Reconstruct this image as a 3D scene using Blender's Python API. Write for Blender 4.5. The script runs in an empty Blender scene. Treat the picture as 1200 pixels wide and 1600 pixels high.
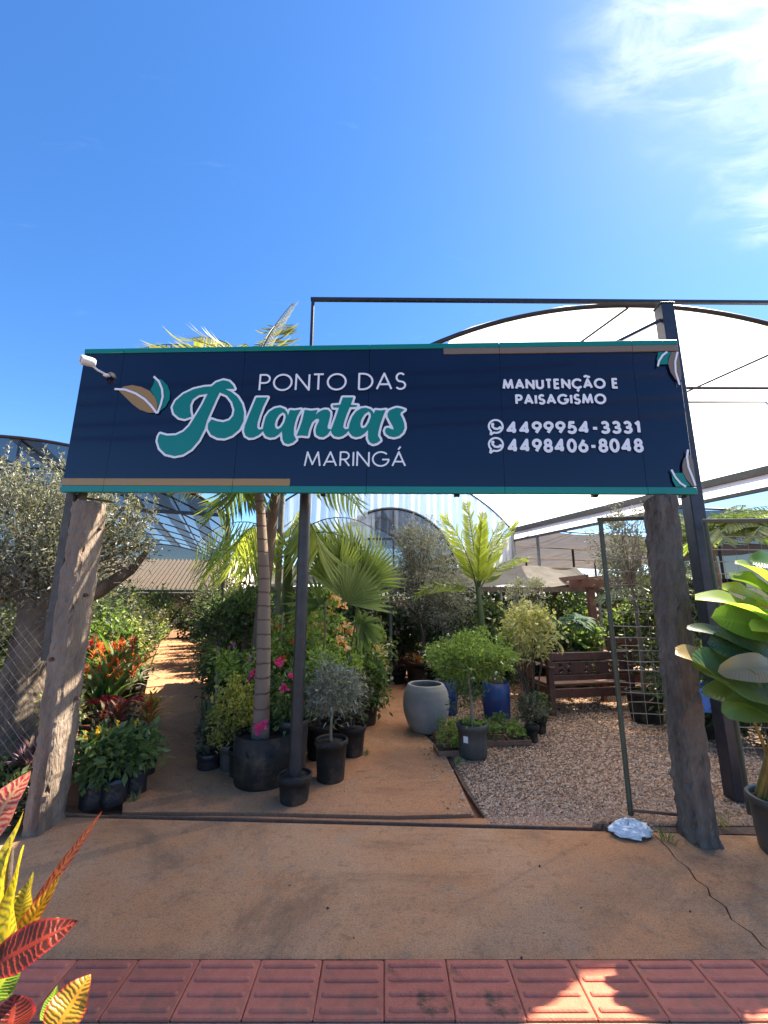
import bpy, math, random
import numpy as np

rng = np.random.default_rng(7)
random.seed(7)
scene = bpy.context.scene
COL = scene.collection

# ------------------------------------------------------------------ camera
cd = bpy.data.cameras.new('camera')
cam = bpy.data.objects.new('camera', cd)
COL.objects.link(cam)
cam.location = (0, 0, 1.45)
cam.rotation_euler = (math.radians(90 + 11.5), 0, 0)
cd.sensor_fit = 'HORIZONTAL'
cd.sensor_width = 36
cd.lens = 19.8
cd.clip_start = 0.02
cd.clip_end = 3000
scene.camera = cam

# ------------------------------------------------------------------ sky and sun
SUN_DIR = np.array([0.660, 0.420, 1.0]); SUN_DIR /= np.linalg.norm(SUN_DIR)
SUN_EL = math.asin(SUN_DIR[2])
SUN_AZ = math.atan2(SUN_DIR[0], SUN_DIR[1])      # clockwise from +Y
world = bpy.data.worlds.new('World')
scene.world = world
world.use_nodes = True
wn = world.node_tree; wn.nodes.clear()
def nd(tree, t, **kw):
    n = tree.nodes.new(t)
    for k, v in kw.items():
        setattr(n, k, v)
    return n
def build_world():
    N, Lk = wn.nodes, wn.links.new
    out = nd(wn, 'ShaderNodeOutputWorld')
    bg = nd(wn, 'ShaderNodeBackground'); bg.inputs['Strength'].default_value = 0.075
    sky = nd(wn, 'ShaderNodeTexSky', sky_type='NISHITA')
    sky.sun_disc = False
    sky.sun_elevation = SUN_EL
    sky.sun_rotation = SUN_AZ
    sky.altitude = 500; sky.air_density = 1.0; sky.dust_density = 0.25; sky.ozone_density = 4.0
    tc = nd(wn, 'ShaderNodeTexCoord')
    sep = nd(wn, 'ShaderNodeSeparateXYZ'); Lk(tc.outputs['Generated'], sep.inputs[0])
    mx = nd(wn, 'ShaderNodeMath', operation='MAXIMUM'); mx.inputs[1].default_value = 0.06
    Lk(sep.outputs['Z'], mx.inputs[0])
    dx = nd(wn, 'ShaderNodeMath', operation='DIVIDE'); Lk(sep.outputs['X'], dx.inputs[0]); Lk(mx.outputs[0], dx.inputs[1])
    dy = nd(wn, 'ShaderNodeMath', operation='DIVIDE'); Lk(sep.outputs['Y'], dy.inputs[0]); Lk(mx.outputs[0], dy.inputs[1])
    cb = nd(wn, 'ShaderNodeCombineXYZ'); Lk(dx.outputs[0], cb.inputs[0]); Lk(dy.outputs[0], cb.inputs[1])
    # fine streaks
    mp = nd(wn, 'ShaderNodeMapping'); mp.inputs['Rotation'].default_value = (0, 0, math.radians(58)); mp.inputs['Scale'].default_value = (2.0, 6.0, 1)
    mp.inputs['Location'].default_value = (1.3, .4, 0)
    Lk(cb.outputs[0], mp.inputs[0])
    n1 = nd(wn, 'ShaderNodeTexNoise'); n1.inputs['Scale'].default_value = 2.6; n1.inputs['Detail'].default_value = 9; n1.inputs['Roughness'].default_value = 0.62; n1.inputs['Distortion'].default_value = 0.5
    Lk(mp.outputs[0], n1.inputs[0])
    # broad patches
    n2 = nd(wn, 'ShaderNodeTexNoise'); n2.inputs['Scale'].default_value = 1.7; n2.inputs['Detail'].default_value = 5
    Lk(cb.outputs[0], n2.inputs[0])
    # cirrus bank over the eastern half of the sky
    dt = nd(wn, 'ShaderNodeVectorMath', operation='DOT_PRODUCT'); Lk(tc.outputs['Generated'], dt.inputs[0]); dt.inputs[1].default_value = unit(np.array([.74,.42,1.0])).tolist()
    an = nd(wn, 'ShaderNodeMath', operation='MULTIPLY_ADD'); an.inputs[1].default_value = 0.16; Lk(n2.outputs[0], an.inputs[0]); Lk(dt.outputs['Value'], an.inputs[2])
    mr = nd(wn, 'ShaderNodeMapRange', interpolation_type='SMOOTHSTEP')
    mr.inputs['From Min'].default_value = 1.018; mr.inputs['From Max'].default_value = 1.085
    Lk(an.outputs[0], mr.inputs['Value'])
    st = nd(wn, 'ShaderNodeMapRange', interpolation_type='SMOOTHSTEP')
    st.inputs['From Min'].default_value = 0.30; st.inputs['From Max'].default_value = 0.70
    Lk(n1.outputs[0], st.inputs['Value'])
    mu = nd(wn, 'ShaderNodeMath', operation='MULTIPLY'); Lk(mr.outputs[0], mu.inputs[0]); Lk(st.outputs[0], mu.inputs[1])
    # thin veil everywhere
    ve = nd(wn, 'ShaderNodeMapRange', interpolation_type='SMOOTHSTEP')
    ve.inputs['From Min'].default_value = 0.6; ve.inputs['From Max'].default_value = 0.95; ve.inputs['To Max'].default_value = 0.07
    Lk(n1.outputs[0], ve.inputs['Value'])
    mm = nd(wn, 'ShaderNodeMath', operation='MAXIMUM'); Lk(mu.outputs[0], mm.inputs[0]); Lk(ve.outputs[0], mm.inputs[1])
    mix = nd(wn, 'ShaderNodeMix', data_type='RGBA'); Lk(mm.outputs[0], mix.inputs['Factor'])
    hs = nd(wn, 'ShaderNodeHueSaturation'); hs.inputs['Saturation'].default_value = 1.22; hs.inputs['Hue'].default_value = 0.504
    Lk(sky.outputs[0], hs.inputs['Color'])
    Lk(hs.outputs[0], mix.inputs['A']); mix.inputs['B'].default_value = (5.0, 5.3, 5.8, 1)
    Lk(mix.outputs['Result'], bg.inputs['Color']); Lk(bg.outputs[0], out.inputs[0])
def unit(v): return v / (np.linalg.norm(v, axis=-1, keepdims=True) + 1e-12)
build_world()
sd = bpy.data.lights.new('sun', 'SUN')
sun = bpy.data.objects.new('sun', sd); COL.objects.link(sun)
sd.energy = 5.0; sd.angle = math.radians(0.6); sd.color = (1.0, 0.90, 0.72)
from mathutils import Vector
sun.rotation_euler = Vector((-SUN_DIR).tolist()).to_track_quat('-Z', 'Y').to_euler()
sun.location = (6, 4, 12)

vs = scene.view_settings
vs.view_transform = 'Standard'; vs.look = 'None'; vs.exposure = 2.02; vs.gamma = 1.0; vs.use_curve_mapping = False
scene.cycles.use_denoising = True
scene.cycles.max_bounces = 8
scene.cycles.transparent_max_bounces = 16
scene.cycles.sample_clamp_indirect = 6.0

# ------------------------------------------------------------------ object helpers
def tag(o, label=None, cat=None, group=None, kind=None):
    if label: o['label'] = label
    if cat: o['category'] = cat
    if group: o['group'] = group
    if kind: o['kind'] = kind
    return o
def empty(name, loc=(0, 0, 0), label=None, cat=None, group=None, rz=0.0):
    o = bpy.data.objects.new(name, None)
    o.empty_display_size = 0.1
    COL.objects.link(o)
    o.location = loc; o.rotation_euler = (0, 0, rz)
    return tag(o, label, cat, group)

class MB:
    """collects vertices, faces and a leaf coordinate; build() links ONE mesh object"""
    def __init__(s):
        s.v = []; s.f = []; s.a = []; s.n = 0
    def add(s, v, f, a=None):
        v = np.asarray(v, float).reshape(-1, 3)
        s.v.append(v)
        s.a.append(np.zeros((len(v), 3)) if a is None else np.asarray(a, float))
        if isinstance(f, np.ndarray):
            s.f.append(f + s.n)
        else:
            by = {}
            for q in f: by.setdefault(len(q), []).append(q)
            for k, q in by.items(): s.f.append(np.array(q, int) + s.n)
        s.n += len(v)
        return s
    def mesh(s, name, m=None, smooth=False):
        me = bpy.data.meshes.new(name)
        v = np.concatenate(s.v); a = np.concatenate(s.a)
        me.vertices.add(len(v)); me.vertices.foreach_set('co', v.astype(np.float32).ravel())
        nl = sum(f.size for f in s.f); npoly = sum(len(f) for f in s.f)
        li = np.concatenate([f.ravel() for f in s.f]).astype(np.int32)
        tot = np.concatenate([np.full(len(f), f.shape[1]) for f in s.f])
        start = (np.cumsum(tot) - tot).astype(np.int32)
        me.loops.add(nl); me.loops.foreach_set('vertex_index', li)
        me.polygons.add(npoly)
        me.polygons.foreach_set('loop_start', start)
        me.polygons.foreach_set('use_smooth', np.full(npoly, bool(smooth)))
        at = me.attributes.new('leaf', 'FLOAT_VECTOR', 'POINT')
        at.data.foreach_set('vector', a.astype(np.float32).ravel())
        me.update(calc_edges=True)
        if m is not None: me.materials.append(m)
        return me
    def build(s, name, m, parent=None, smooth=False, loc=None):
        o = bpy.data.objects.new(name, s.mesh(name, m, smooth))
        COL.objects.link(o)
        if parent is not None: o.parent = parent
        if loc is not None: o.location = loc
        return o

def box(mb, c, size, rz=0.0, M=None):
    x, y, z = [k / 2 for k in size]
    v = np.array([(-x,-y,-z),(x,-y,-z),(x,y,-z),(-x,y,-z),(-x,-y,z),(x,-y,z),(x,y,z),(-x,y,z)])
    cs, sn = math.cos(rz), math.sin(rz)
    R = np.array([[cs,-sn,0],[sn,cs,0],[0,0,1]])
    v = v @ R.T
    if M is not None: v = v @ np.asarray(M).T
    mb.add(v + np.array(c), [(0,3,2,1),(4,5,6,7),(0,1,5,4),(1,2,6,5),(2,3,7,6),(3,0,4,7)])
    return mb
def bbox(mb, c, size, b=0.006, rz=0.0):
    """box with chamfered vertical and horizontal edges"""
    x, y, z = [k / 2 for k in size]
    b = min(b, x*.9, y*.9, z*.9)
    def ring(dx, dy, zz):
        return [(-dx+b,-dy,zz),(dx-b,-dy,zz),(dx,-dy+b,zz),(dx,dy-b,zz),(dx-b,dy,zz),(-dx+b,dy,zz),(-dx,dy-b,zz),(-dx,-dy+b,zz)]
    v = ring(x-b, y-b, -z) + ring(x, y, -z+b) + ring(x, y, z-b) + ring(x-b, y-b, z)
    v = np.array(v); cs, sn = math.cos(rz), math.sin(rz)
    v = v @ np.array([[cs,-sn,0],[sn,cs,0],[0,0,1]]).T + np.array(c)
    f = [tuple(range(7,-1,-1)), tuple(range(24,32))]
    for r in range(3):
        for k in range(8):
            f.append((r*8+k, r*8+(k+1)%8, r*8+8+(k+1)%8, r*8+8+k))
    mb.add(v, f); return mb
def frame_of(d):
    d = d / (np.linalg.norm(d) + 1e-12)
    up = np.array([0,0,1.0]) if abs(d[2]) < .95 else np.array([1.0,0,0])
    s = np.cross(d, up); s /= np.linalg.norm(s)
    return d, s, np.cross(s, d)
def bar(mb, p, q, w, h):
    """rectangular bar from p to q"""
    p, q = np.array(p, float), np.array(q, float)
    d, s, u = frame_of(q - p)
    v = [e + s*a*w/2 + u*b*h/2 for e in (p, q) for a, b in ((-1,-1),(1,-1),(1,1),(-1,1))]
    mb.add(v, [(3,2,1,0),(4,5,6,7),(0,1,5,4),(1,2,6,5),(2,3,7,6),(3,0,4,7)])
    return mb
def tube(mb, path, r, n=8, caps=True, jitter=0.0):
    path = np.asarray(path, float); m = len(path)
    r = np.full(m, r) if np.isscalar(r) else np.asarray(r, float)
    t = np.gradient(path, axis=0)
    v = []
    s_prev = None
    for k in range(m):
        d = t[k] / (np.linalg.norm(t[k]) + 1e-12)
        if s_prev is None:
            d, s, u = frame_of(d)
        else:
            s = s_prev - d*np.dot(s_prev, d); s /= np.linalg.norm(s) + 1e-12; u = np.cross(s, d)
        s_prev = s
        a = np.arange(n) * 2*math.pi/n
        rr = r[k] * (1 + (rng.normal(0, jitter, n) if jitter else 0))
        v.append(path[k] + (np.cos(a)*rr)[:,None]*s + (np.sin(a)*rr)[:,None]*u)
    v = np.concatenate(v)
    k = np.arange(m-1)[:,None]*n; j = np.arange(n)[None,:]; j2 = (j+1) % n
    f = np.stack([k+j, k+n+j, k+n+j2, k+j2], -1).reshape(-1,4)
    av = np.zeros((len(v),3)); av[:,1] = np.repeat(np.linspace(0,1,m), n)
    mb.add(v, f, av)
    if caps:
        mb.add(v[:n], [tuple(range(n))]); mb.add(v[-n:], [tuple(range(n-1,-1,-1))])
    return mb
def lathe(mb, prof, n=28, c=(0,0,0), wob=0.0, sq=1.0):
    prof = np.asarray(prof, float); m = len(prof)
    a = np.arange(n)*2*math.pi/n
    w = 1 + (wob*(np.sin(2*a+1.3) + .6*np.sin(3*a+.4)))
    v = np.zeros((m, n, 3))
    v[:,:,0] = prof[:,0:1]*np.cos(a)*w; v[:,:,1] = prof[:,0:1]*np.sin(a)*w*sq; v[:,:,2] = prof[:,1:2]
    k = np.arange(m-1)[:,None]*n; j = np.arange(n)[None,:]; j2 = (j+1) % n
    f = np.stack([k+j, k+j2, k+n+j2, k+n+j], -1).reshape(-1,4)
    mb.add(v.reshape(-1,3) + np.array(c), f); return mb
def disc(mb, c, r, n=24, bump=0.0):
    a = np.arange(n)*2*math.pi/n
    rings = [np.array([[0,0,0]])]
    v = [np.array([[c[0],c[1],c[2]+bump]])]
    for q in (.5, 1.0):
        z = c[2] + bump*(1-q) + rng.normal(0, bump*.25+1e-6, n)
        v.append(np.stack([c[0]+r*q*np.cos(a), c[1]+r*q*np.sin(a), z], -1))
    v = np.concatenate(v)
    f = [(0, 1+k, 1+(k+1)%n) for k in range(n)] + [(1+k, 1+n+k, 1+n+(k+1)%n, 1+(k+1)%n) for k in range(n)]
    mb.add(v, f); return mb

# ---- foliage primitives
def unit(v): return v / (np.linalg.norm(v, axis=-1, keepdims=True) + 1e-12)
def rand_dirs(n, up=0.0):
    d = rng.normal(size=(n,3)); d[:,2] += up
    return unit(d)
def leaves(mb, P, D, L, W, fold=0.25, narrow=0.5):
    """one folded leaf (2 quads sharing the midrib) per point"""
    P = np.asarray(P, float); n = len(P); D = unit(np.asarray(D, float))
    L = np.broadcast_to(L, (n,)).astype(float); W = np.broadcast_to(W, (n,)).astype(float)
    R = rand_dirs(n); S = unit(np.cross(D, R)); U = np.cross(S, D)
    mid = P + D*(L*narrow)[:,None]
    sag = -0.10*L
    tip = P + D*L[:,None]; tip[:,2] += sag
    a = mid + S*(W/2)[:,None] + U*(W*fold)[:,None]
    b = mid - S*(W/2)[:,None] + U*(W*fold)[:,None]
    v = np.stack([P, a, tip, b], 1).reshape(-1,3)
    k = np.arange(n)[:,None]*4
    f = np.concatenate([k + np.array([0,1,2]), k + np.array([0,2,3])])
    r = rng.random(n)
    at = np.zeros((n,4,3)); at[:,:,2] = r[:,None]; at[:,1,0] = 1; at[:,3,0] = -1; at[:,2,1] = 1; at[:,1,1] = at[:,3,1] = .5
    mb.add(v, f, at.reshape(-1,3)); return mb
def ball_pts(n, c, rad, clumps=0, spread=.3, shell=.5):
    """points through an ellipsoid's volume gathered in clumps so that the outline is uneven"""
    c = np.array(c, float); rad = np.array(rad, float)
    def ell(m):
        d = rand_dirs(m); r = shell + (1-shell)*rng.random(m)**.6 if shell < 1 else np.ones(m)
        return d*r[:,None]
    if clumps:
        K = ell(clumps)*(.72 + .33*rng.random((clumps,1)))
        sz = spread*(.6 + .8*rng.random(clumps))
        i = rng.integers(0, clumps, n)
        p = K[i] + rng.normal(size=(n,3))*sz[i][:,None]*.55
    else:
        K = None
        p = ell(n)
    return c + p*rad, (None if K is None else c + K*rad), c
def crown(mb, c, rad, n, L, W, clumps=30, spread=.34, up=.3, out=.8, shell=.35, fold=.25, Lv=.35, narrow=.5):
    P, K, c = ball_pts(n, c, rad, clumps, spread, shell)
    D = unit(P - c)*out + rand_dirs(n, up)*.9
    leaves(mb, P, D, L*(1-Lv + 2*Lv*rng.random(n)), W*(1-Lv + 2*Lv*rng.random(n)), fold, narrow)
    return K
def blade(mb, base, tip, width, arch=0.15, nrm=None, segs=7, fold=.25, prof='lance', twist=0.0, rnd=None, wave=0.0):
    """long leaf from base to tip, arched along nrm, V-folded; leaf = (across, along, random)"""
    base, tip = np.array(base, float), np.array(tip, float)
    d = tip - base; Ln = np.linalg.norm(d); d = d/Ln
    nrm = np.array([0,0,1.0]) if nrm is None else np.array(nrm, float)
    nrm = nrm - d*np.dot(nrm, d)
    if np.linalg.norm(nrm) < 1e-3: nrm = np.cross(d, [1,0,0])
    nrm /= np.linalg.norm(nrm); s0 = np.cross(d, nrm)
    t = np.linspace(0, 1, segs+1)
    if prof == 'lance': w = np.sin(math.pi*np.clip(t*.93+.07,0,1)**.85)**.8
    elif prof == 'strap': w = np.clip(np.minimum(t*6+.35, (1-t)*3.0), 0, 1)**.7
    elif prof == 'paddle': w = np.sqrt(np.clip(np.sin(math.pi*(t*.96+.02)**.9),0,1))
    else: w = 1 - t*.95
    w = w*width/2; w[-1] = width*.01
    rnd = rng.random() if rnd is None else rnd
    P = base + d*(t*Ln)[:,None] + nrm*(arch*Ln*4*t*(1-t))[:,None]
    ang = twist*t
    s = s0*np.cos(ang)[:,None] + nrm*np.sin(ang)[:,None]
    u = -s0*np.sin(ang)[:,None] + nrm*np.cos(ang)[:,None]
    wv = wave*width*np.sin(t*14 + rnd*6)
    c4 = [(-1, fold*1.0), (-.5, fold*.42), (0, 0), (.5, fold*.42), (1, fold*1.0)]
    v = np.stack([P + s*(w*a)[:,None] + u*(w*b + (wv*abs(a) if wave else 0))[:,None] for a, b in c4], 1)
    at = np.zeros((segs+1,5,3)); at[:,:,0] = np.array([a for a,_ in c4]); at[:,:,1] = t[:,None]; at[:,:,2] = rnd
    k = (np.arange(segs)*5)[:,None]; j = np.arange(4)[None,:]
    f = np.stack([k+j, k+j+1, k+5+j+1, k+5+j], -1).reshape(-1,4)
    mb.add(v.reshape(-1,3), f, at.reshape(-1,3)); return mb
def rosette(mb, c, n, L, W, el=(20,75), arch=.18, prof='strap', segs=6, fold=.3, az0=0, droop=0.0):
    for k in range(n):
        az = az0 + k*2.39996 + rng.normal(0,.15)
        e = math.radians(el[0] + (el[1]-el[0])*((k+.5)/n) + rng.normal(0,4))
        l = L*(.75+.4*rng.random())
        d = np.array([math.cos(az)*math.cos(e), math.sin(az)*math.cos(e), math.sin(e)])
        b = np.array(c) + d*.02; tp = b + d*l - np.array([0,0,droop*l])
        blade(mb, b, tp, W*(.8+.4*rng.random()), arch, (0,0,1), segs, fold, prof)
def frond(mb_l, mb_r, base, az, el, L, droop, ll, lw, n=24, hang=.35, rr=.010, vee=.5, lat=.85):
    """pinnate palm frond: arched rachis with two rows of leaflets"""
    t = np.linspace(0, 1, 12)
    ca, sa = math.cos(az), math.sin(az)
    h = np.array([ca, sa, 0]); up = np.array([0,0,1.0]); side = np.array([-sa, ca, 0])
    e = math.radians(el) - droop*t*1.0
    step = L/11
    P = [np.array(base, float)]
    for k in range(1, 12):
        P.append(P[-1] + step*(h*math.cos(e[k]) + up*math.sin(e[k])))
    P = np.array(P)
    tube(mb_r, P, np.linspace(rr, rr*.25, 12), 5, False)
    for k in range(n):
        q = .16 + .84*(k+.5)/n
        i = min(int(q*11), 10); fr = q*11 - i
        p = P[i]*(1-fr) + P[i+1]*fr
        tg = unit(P[i+1]-P[i])
        nr = np.cross(side, tg)
        l = ll*(.45 + .75*math.sin(math.pi*min(1, q*.82+.14)))*(.9+.2*rng.random())
        for sgn in (-1, 1):
            d = unit(side*sgn*lat + tg*(.55+.35*q) + nr*vee*.5*(1 if rng.random()<.8 else -.4))
            tip = p + d*l - up*hang*l
            blade(mb_l, p, tip, lw*(.8+.4*rng.random()), .10, nr + up*.3, 4, .3, 'strap')
def fan_leaf(mb, hub, az, el, R, n=26, spread=150, w=.05, droop=.2, roll=0.0):
    """costapalmate fan: pleated segments radiating from the hub"""
    ca, sa = math.cos(az), math.sin(az); e = math.radians(el)
    d = np.array([ca*math.cos(e), sa*math.cos(e), math.sin(e)])
    side = np.array([-sa, ca, 0]); nr = np.cross(side, d)*-1
    side = side*math.cos(roll) + nr*math.sin(roll); nr = np.cross(d, side)
    for k in range(n):
        a = math.radians(-spread + 2*spread*k/(n-1))
        v = d*math.cos(a) + side*math.sin(a)
        l = R*(.80+.25*math.cos(a*.6))*(.92+.16*rng.random())
        tip = np.array(hub) + v*l + nr*.10*l - np.array([0,0,1])*droop*l*(.6+.8*rng.random())
        blade(mb, hub, tip, w*(.8+.3*rng.random()), .06, nr, 6, .45, 'lance')

# ------------------------------------------------------------------ materials
def newmat(name):
    m = bpy.data.materials.new(name); m.use_nodes = True
    t = m.node_tree; t.nodes.clear()
    return m, t, t.nodes, t.links.new
def lin(c):
    return tuple(c) + (1,) if len(c) == 3 else tuple(c)
def vary(m, amount=.25, hue=.0):
    """each piece a little lighter or darker than the next"""
    t = m.node_tree; b = next(n for n in t.nodes if n.type == 'BSDF_PRINCIPLED'); ln = b.inputs['Base Color'].links[0].from_socket
    oi = nd(t, 'ShaderNodeObjectInfo'); mr = nd(t, 'ShaderNodeMapRange'); mr.inputs['To Min'].default_value = 1-amount; mr.inputs['To Max'].default_value = 1+amount; t.links.new(oi.outputs['Random'], mr.inputs['Value'])
    h = nd(t, 'ShaderNodeHueSaturation'); t.links.new(ln, h.inputs['Color']); t.links.new(mr.outputs[0], h.inputs['Value']); t.links.new(h.outputs[0], b.inputs['Base Color'])
    return m
def mat(name, col, rough=.6, col2=None, scale=8.0, bump=0.0, bscale=40.0, spec=.5, metal=0.0, detail=6, col3=None, scale3=2.0, f3=(.5,.7), coords='Object', stretch=None, coat=0.0, lo=.35, hi=.65):
    m, t, N, Lk = newmat(name)
    out = nd(t, 'ShaderNodeOutputMaterial'); b = nd(t, 'ShaderNodeBsdfPrincipled')
    b.inputs['Roughness'].default_value = rough; b.inputs['Metallic'].default_value = metal
    b.inputs['Specular IOR Level'].default_value = spec; b.inputs['Coat Weight'].default_value = coat
    b.inputs['Base Color'].default_value = lin(col)
    tc = nd(t, 'ShaderNodeTexCoord'); src = tc.outputs[coords]
    if stretch:
        mp = nd(t, 'ShaderNodeMapping'); mp.inputs['Scale'].default_value = stretch; Lk(src, mp.inputs[0]); src = mp.outputs[0]
    last = None
    if col2 is not None:
        n = nd(t, 'ShaderNodeTexNoise'); n.inputs['Scale'].default_value = scale; n.inputs['Detail'].default_value = detail; n.inputs['Roughness'].default_value = .65
        Lk(src, n.inputs[0])
        r = nd(t, 'ShaderNodeMapRange'); r.inputs['From Min'].default_value = lo; r.inputs['From Max'].default_value = hi; Lk(n.outputs[0], r.inputs['Value'])
        x = nd(t, 'ShaderNodeMix', data_type='RGBA'); x.inputs['A'].default_value = lin(col); x.inputs['B'].default_value = lin(col2)
        Lk(r.outputs[0], x.inputs['Factor']); last = x.outputs['Result']
    if col3 is not None:
        n = nd(t, 'ShaderNodeTexNoise'); n.inputs['Scale'].default_value = scale3; n.inputs['Detail'].default_value = 8; n.inputs['Roughness'].default_value = .7
        Lk(src, n.inputs[0])
        r = nd(t, 'ShaderNodeMapRange'); r.inputs['From Min'].default_value = f3[0]; r.inputs['From Max'].default_value = f3[1]; Lk(n.outputs[0], r.inputs['Value'])
        x = nd(t, 'ShaderNodeMix', data_type='RGBA'); x.inputs['B'].default_value = lin(col3)
        if last is not None: Lk(last, x.inputs['A'])
        else: x.inputs['A'].default_value = lin(col)
        Lk(r.outputs[0], x.inputs['Factor']); last = x.outputs['Result']
    if last is not None: Lk(last, b.inputs['Base Color'])
    if bump:
        n = nd(t, 'ShaderNodeTexNoise'); n.inputs['Scale'].default_value = bscale; n.inputs['Detail'].default_value = 6
        Lk(src, n.inputs[0])
        bp = nd(t, 'ShaderNodeBump'); bp.inputs['Strength'].default_value = min(1, bump); bp.inputs['Distance'].default_value = .02*max(1, bump)
        Lk(n.outputs[0], bp.inputs['Height']); Lk(bp.outputs[0], b.inputs['Normal'])
    Lk(b.outputs[0], out.inputs[0])
    return m
def mute(c):
    l = .3*c[0]+.6*c[1]+.1*c[2]
    return tuple(min(.85, 1.45*(k*.80+l*.20)*w) for k, w in zip(c, (1.10, .96, 1.0)))
def leafmat(name, stops, trans=.35, rough=.45, spec=.4, tint=(1.2,1.2,.62), rib=None):
    """leaf colour varies from leaf to leaf; light passes through the blade"""
    m, t, N, Lk = newmat(name)
    out = nd(t, 'ShaderNodeOutputMaterial'); b = nd(t, 'ShaderNodeBsdfPrincipled')
    b.inputs['Roughness'].default_value = rough; b.inputs['Specular IOR Level'].default_value = spec
    at = nd(t, 'ShaderNodeAttribute', attribute_name='leaf')
    sp = nd(t, 'ShaderNodeSeparateXYZ'); Lk(at.outputs['Vector'], sp.inputs[0])
    stops = [mute(c) for c in stops] if trans > 0 and 'petal' not in name and 'flower' not in name and 'bract' not in name else stops
    cr = nd(t, 'ShaderNodeValToRGB'); e = cr.color_ramp.elements
    while len(e) < len(stops): e.new(.5)
    for k, c in enumerate(stops):
        e[k].position = k/(len(stops)-1) if len(stops) > 1 else 0; e[k].color = lin(c)
    Lk(sp.outputs['Z'], cr.inputs[0]); col = cr.outputs[0]
    if rib is not None:
        ab = nd(t, 'ShaderNodeMath', operation='ABSOLUTE'); Lk(sp.outputs['X'], ab.inputs[0])
        mr = nd(t, 'ShaderNodeMapRange'); mr.inputs['From Min'].default_value = 0; mr.inputs['From Max'].default_value = .16; mr.inputs['To Min'].default_value = .8; mr.inputs['To Max'].default_value = 0
        Lk(ab.outputs[0], mr.inputs['Value'])
        x = nd(t, 'ShaderNodeMix', data_type='RGBA'); Lk(mr.outputs[0], x.inputs['Factor']); Lk(col, x.inputs['A']); x.inputs['B'].default_value = lin(rib); col = x.outputs['Result']
    Lk(col, b.inputs['Base Color'])
    if trans > 0:
        tr = nd(t, 'ShaderNodeBsdfTranslucent')
        mu = nd(t, 'ShaderNodeMix', data_type='RGBA', blend_type='MULTIPLY'); mu.inputs['Factor'].default_value = 1; Lk(col, mu.inputs['A']); mu.inputs['B'].default_value = lin(tuple(1.6*k for k in tint))
        Lk(mu.outputs['Result'], tr.inputs['Color'])
        mx = nd(t, 'ShaderNodeMixShader'); mx.inputs[0].default_value = trans
        Lk(b.outputs[0], mx.inputs[1]); Lk(tr.outputs[0], mx.inputs[2]); Lk(mx.outputs[0], out.inputs[0])
    else:
        Lk(b.outputs[0], out.inputs[0])
    return m
def sheetmat(name, col, clear=.3, trans=.5, rough=.5, streak=None, wrinkle=.3, wscale=6, col2=None, gloss=.0):
    """film or shade net: some light straight through, some diffused through, the rest reflected"""
    m, t, N, Lk = newmat(name)
    out = nd(t, 'ShaderNodeOutputMaterial')
    tc = nd(t, 'ShaderNodeTexCoord'); src = tc.outputs['Object']
    if streak:
        mp = nd(t, 'ShaderNodeMapping'); mp.inputs['Scale'].default_value = streak; Lk(src, mp.inputs[0]); src = mp.outputs[0]
    n = nd(t, 'ShaderNodeTexNoise'); n.inputs['Scale'].default_value = wscale; n.inputs['Detail'].default_value = 5; Lk(src, n.inputs[0])
    bp = nd(t, 'ShaderNodeBump'); bp.inputs['Strength'].default_value = wrinkle; bp.inputs['Distance'].default_value = .05; Lk(n.outputs[0], bp.inputs['Height'])
    d = nd(t, 'ShaderNodeBsdfPrincipled'); d.inputs['Roughness'].default_value = rough; d.inputs['Base Color'].default_value = lin(col); d.inputs['Specular IOR Level'].default_value = gloss
    tl = nd(t, 'ShaderNodeBsdfTranslucent'); tl.inputs[0].default_value = lin(col)
    if col2 is not None:
        x = nd(t, 'ShaderNodeMix', data_type='RGBA'); x.inputs['A'].default_value = lin(col); x.inputs['B'].default_value = lin(col2); Lk(n.outputs[0], x.inputs['Factor'])
        Lk(x.outputs['Result'], d.inputs['Base Color']); Lk(x.outputs['Result'], tl.inputs[0])
    Lk(bp.outputs[0], d.inputs['Normal']); Lk(bp.outputs[0], tl.inputs['Normal'])
    m1 = nd(t, 'ShaderNodeMixShader'); m1.inputs[0].default_value = trans; Lk(d.outputs[0], m1.inputs[1]); Lk(tl.outputs[0], m1.inputs[2])
    tp = nd(t, 'ShaderNodeBsdfTransparent')
    m2 = nd(t, 'ShaderNodeMixShader'); m2.inputs[0].default_value = clear; Lk(m1.outputs[0], m2.inputs[1]); Lk(tp.outputs[0], m2.inputs[2])
    Lk(m2.outputs[0], out.inputs[0])
    return m

M = {}
M['dirt'] = mat('red_dirt', (.30,.13,.06), .95, (.20,.085,.04), 3, .6, 60)
M['apron'] = None
M['tile'] = mat('red_tile', (.62,.180,.105), .75, (.52,.140,.082), 14, .25, 160, col3=(.30,.16,.09), scale3=6.0, f3=(.54,.72), spec=.3)
M['tile_mossy'] = mat('mossy_red_tile', (.62,.180,.105), .8, (.52,.140,.082), 14, .4, 160, col3=(.09,.075,.035), scale3=6.0, f3=(.55,.66), spec=.3)
vary(M['tile'], .16); vary(M['tile_mossy'], .12)
M['kerb'] = mat('grey_kerb', (.28,.24,.20), .9, (.18,.15,.12), 20, .4, 90)
M['rail'] = mat('rusty_rail', (.16,.075,.045), .7, (.08,.045,.035), 30, .4, 120)
M['gravel_base'] = mat('gravel_base', (.20,.115,.075), .95, (.10,.06,.04), 45, .8, 90)
M['black_steel'] = mat('black_steel', (.012,.013,.016), .42, (.03,.03,.035), 9, .05, 60, spec=.5)
M['navy_steel'] = mat('dark_blue_steel', (.010,.012,.022), .4, (.028,.03,.045), 7, .08, 50, col3=(.16,.16,.18), scale3=6, f3=(.70,.80))
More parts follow.
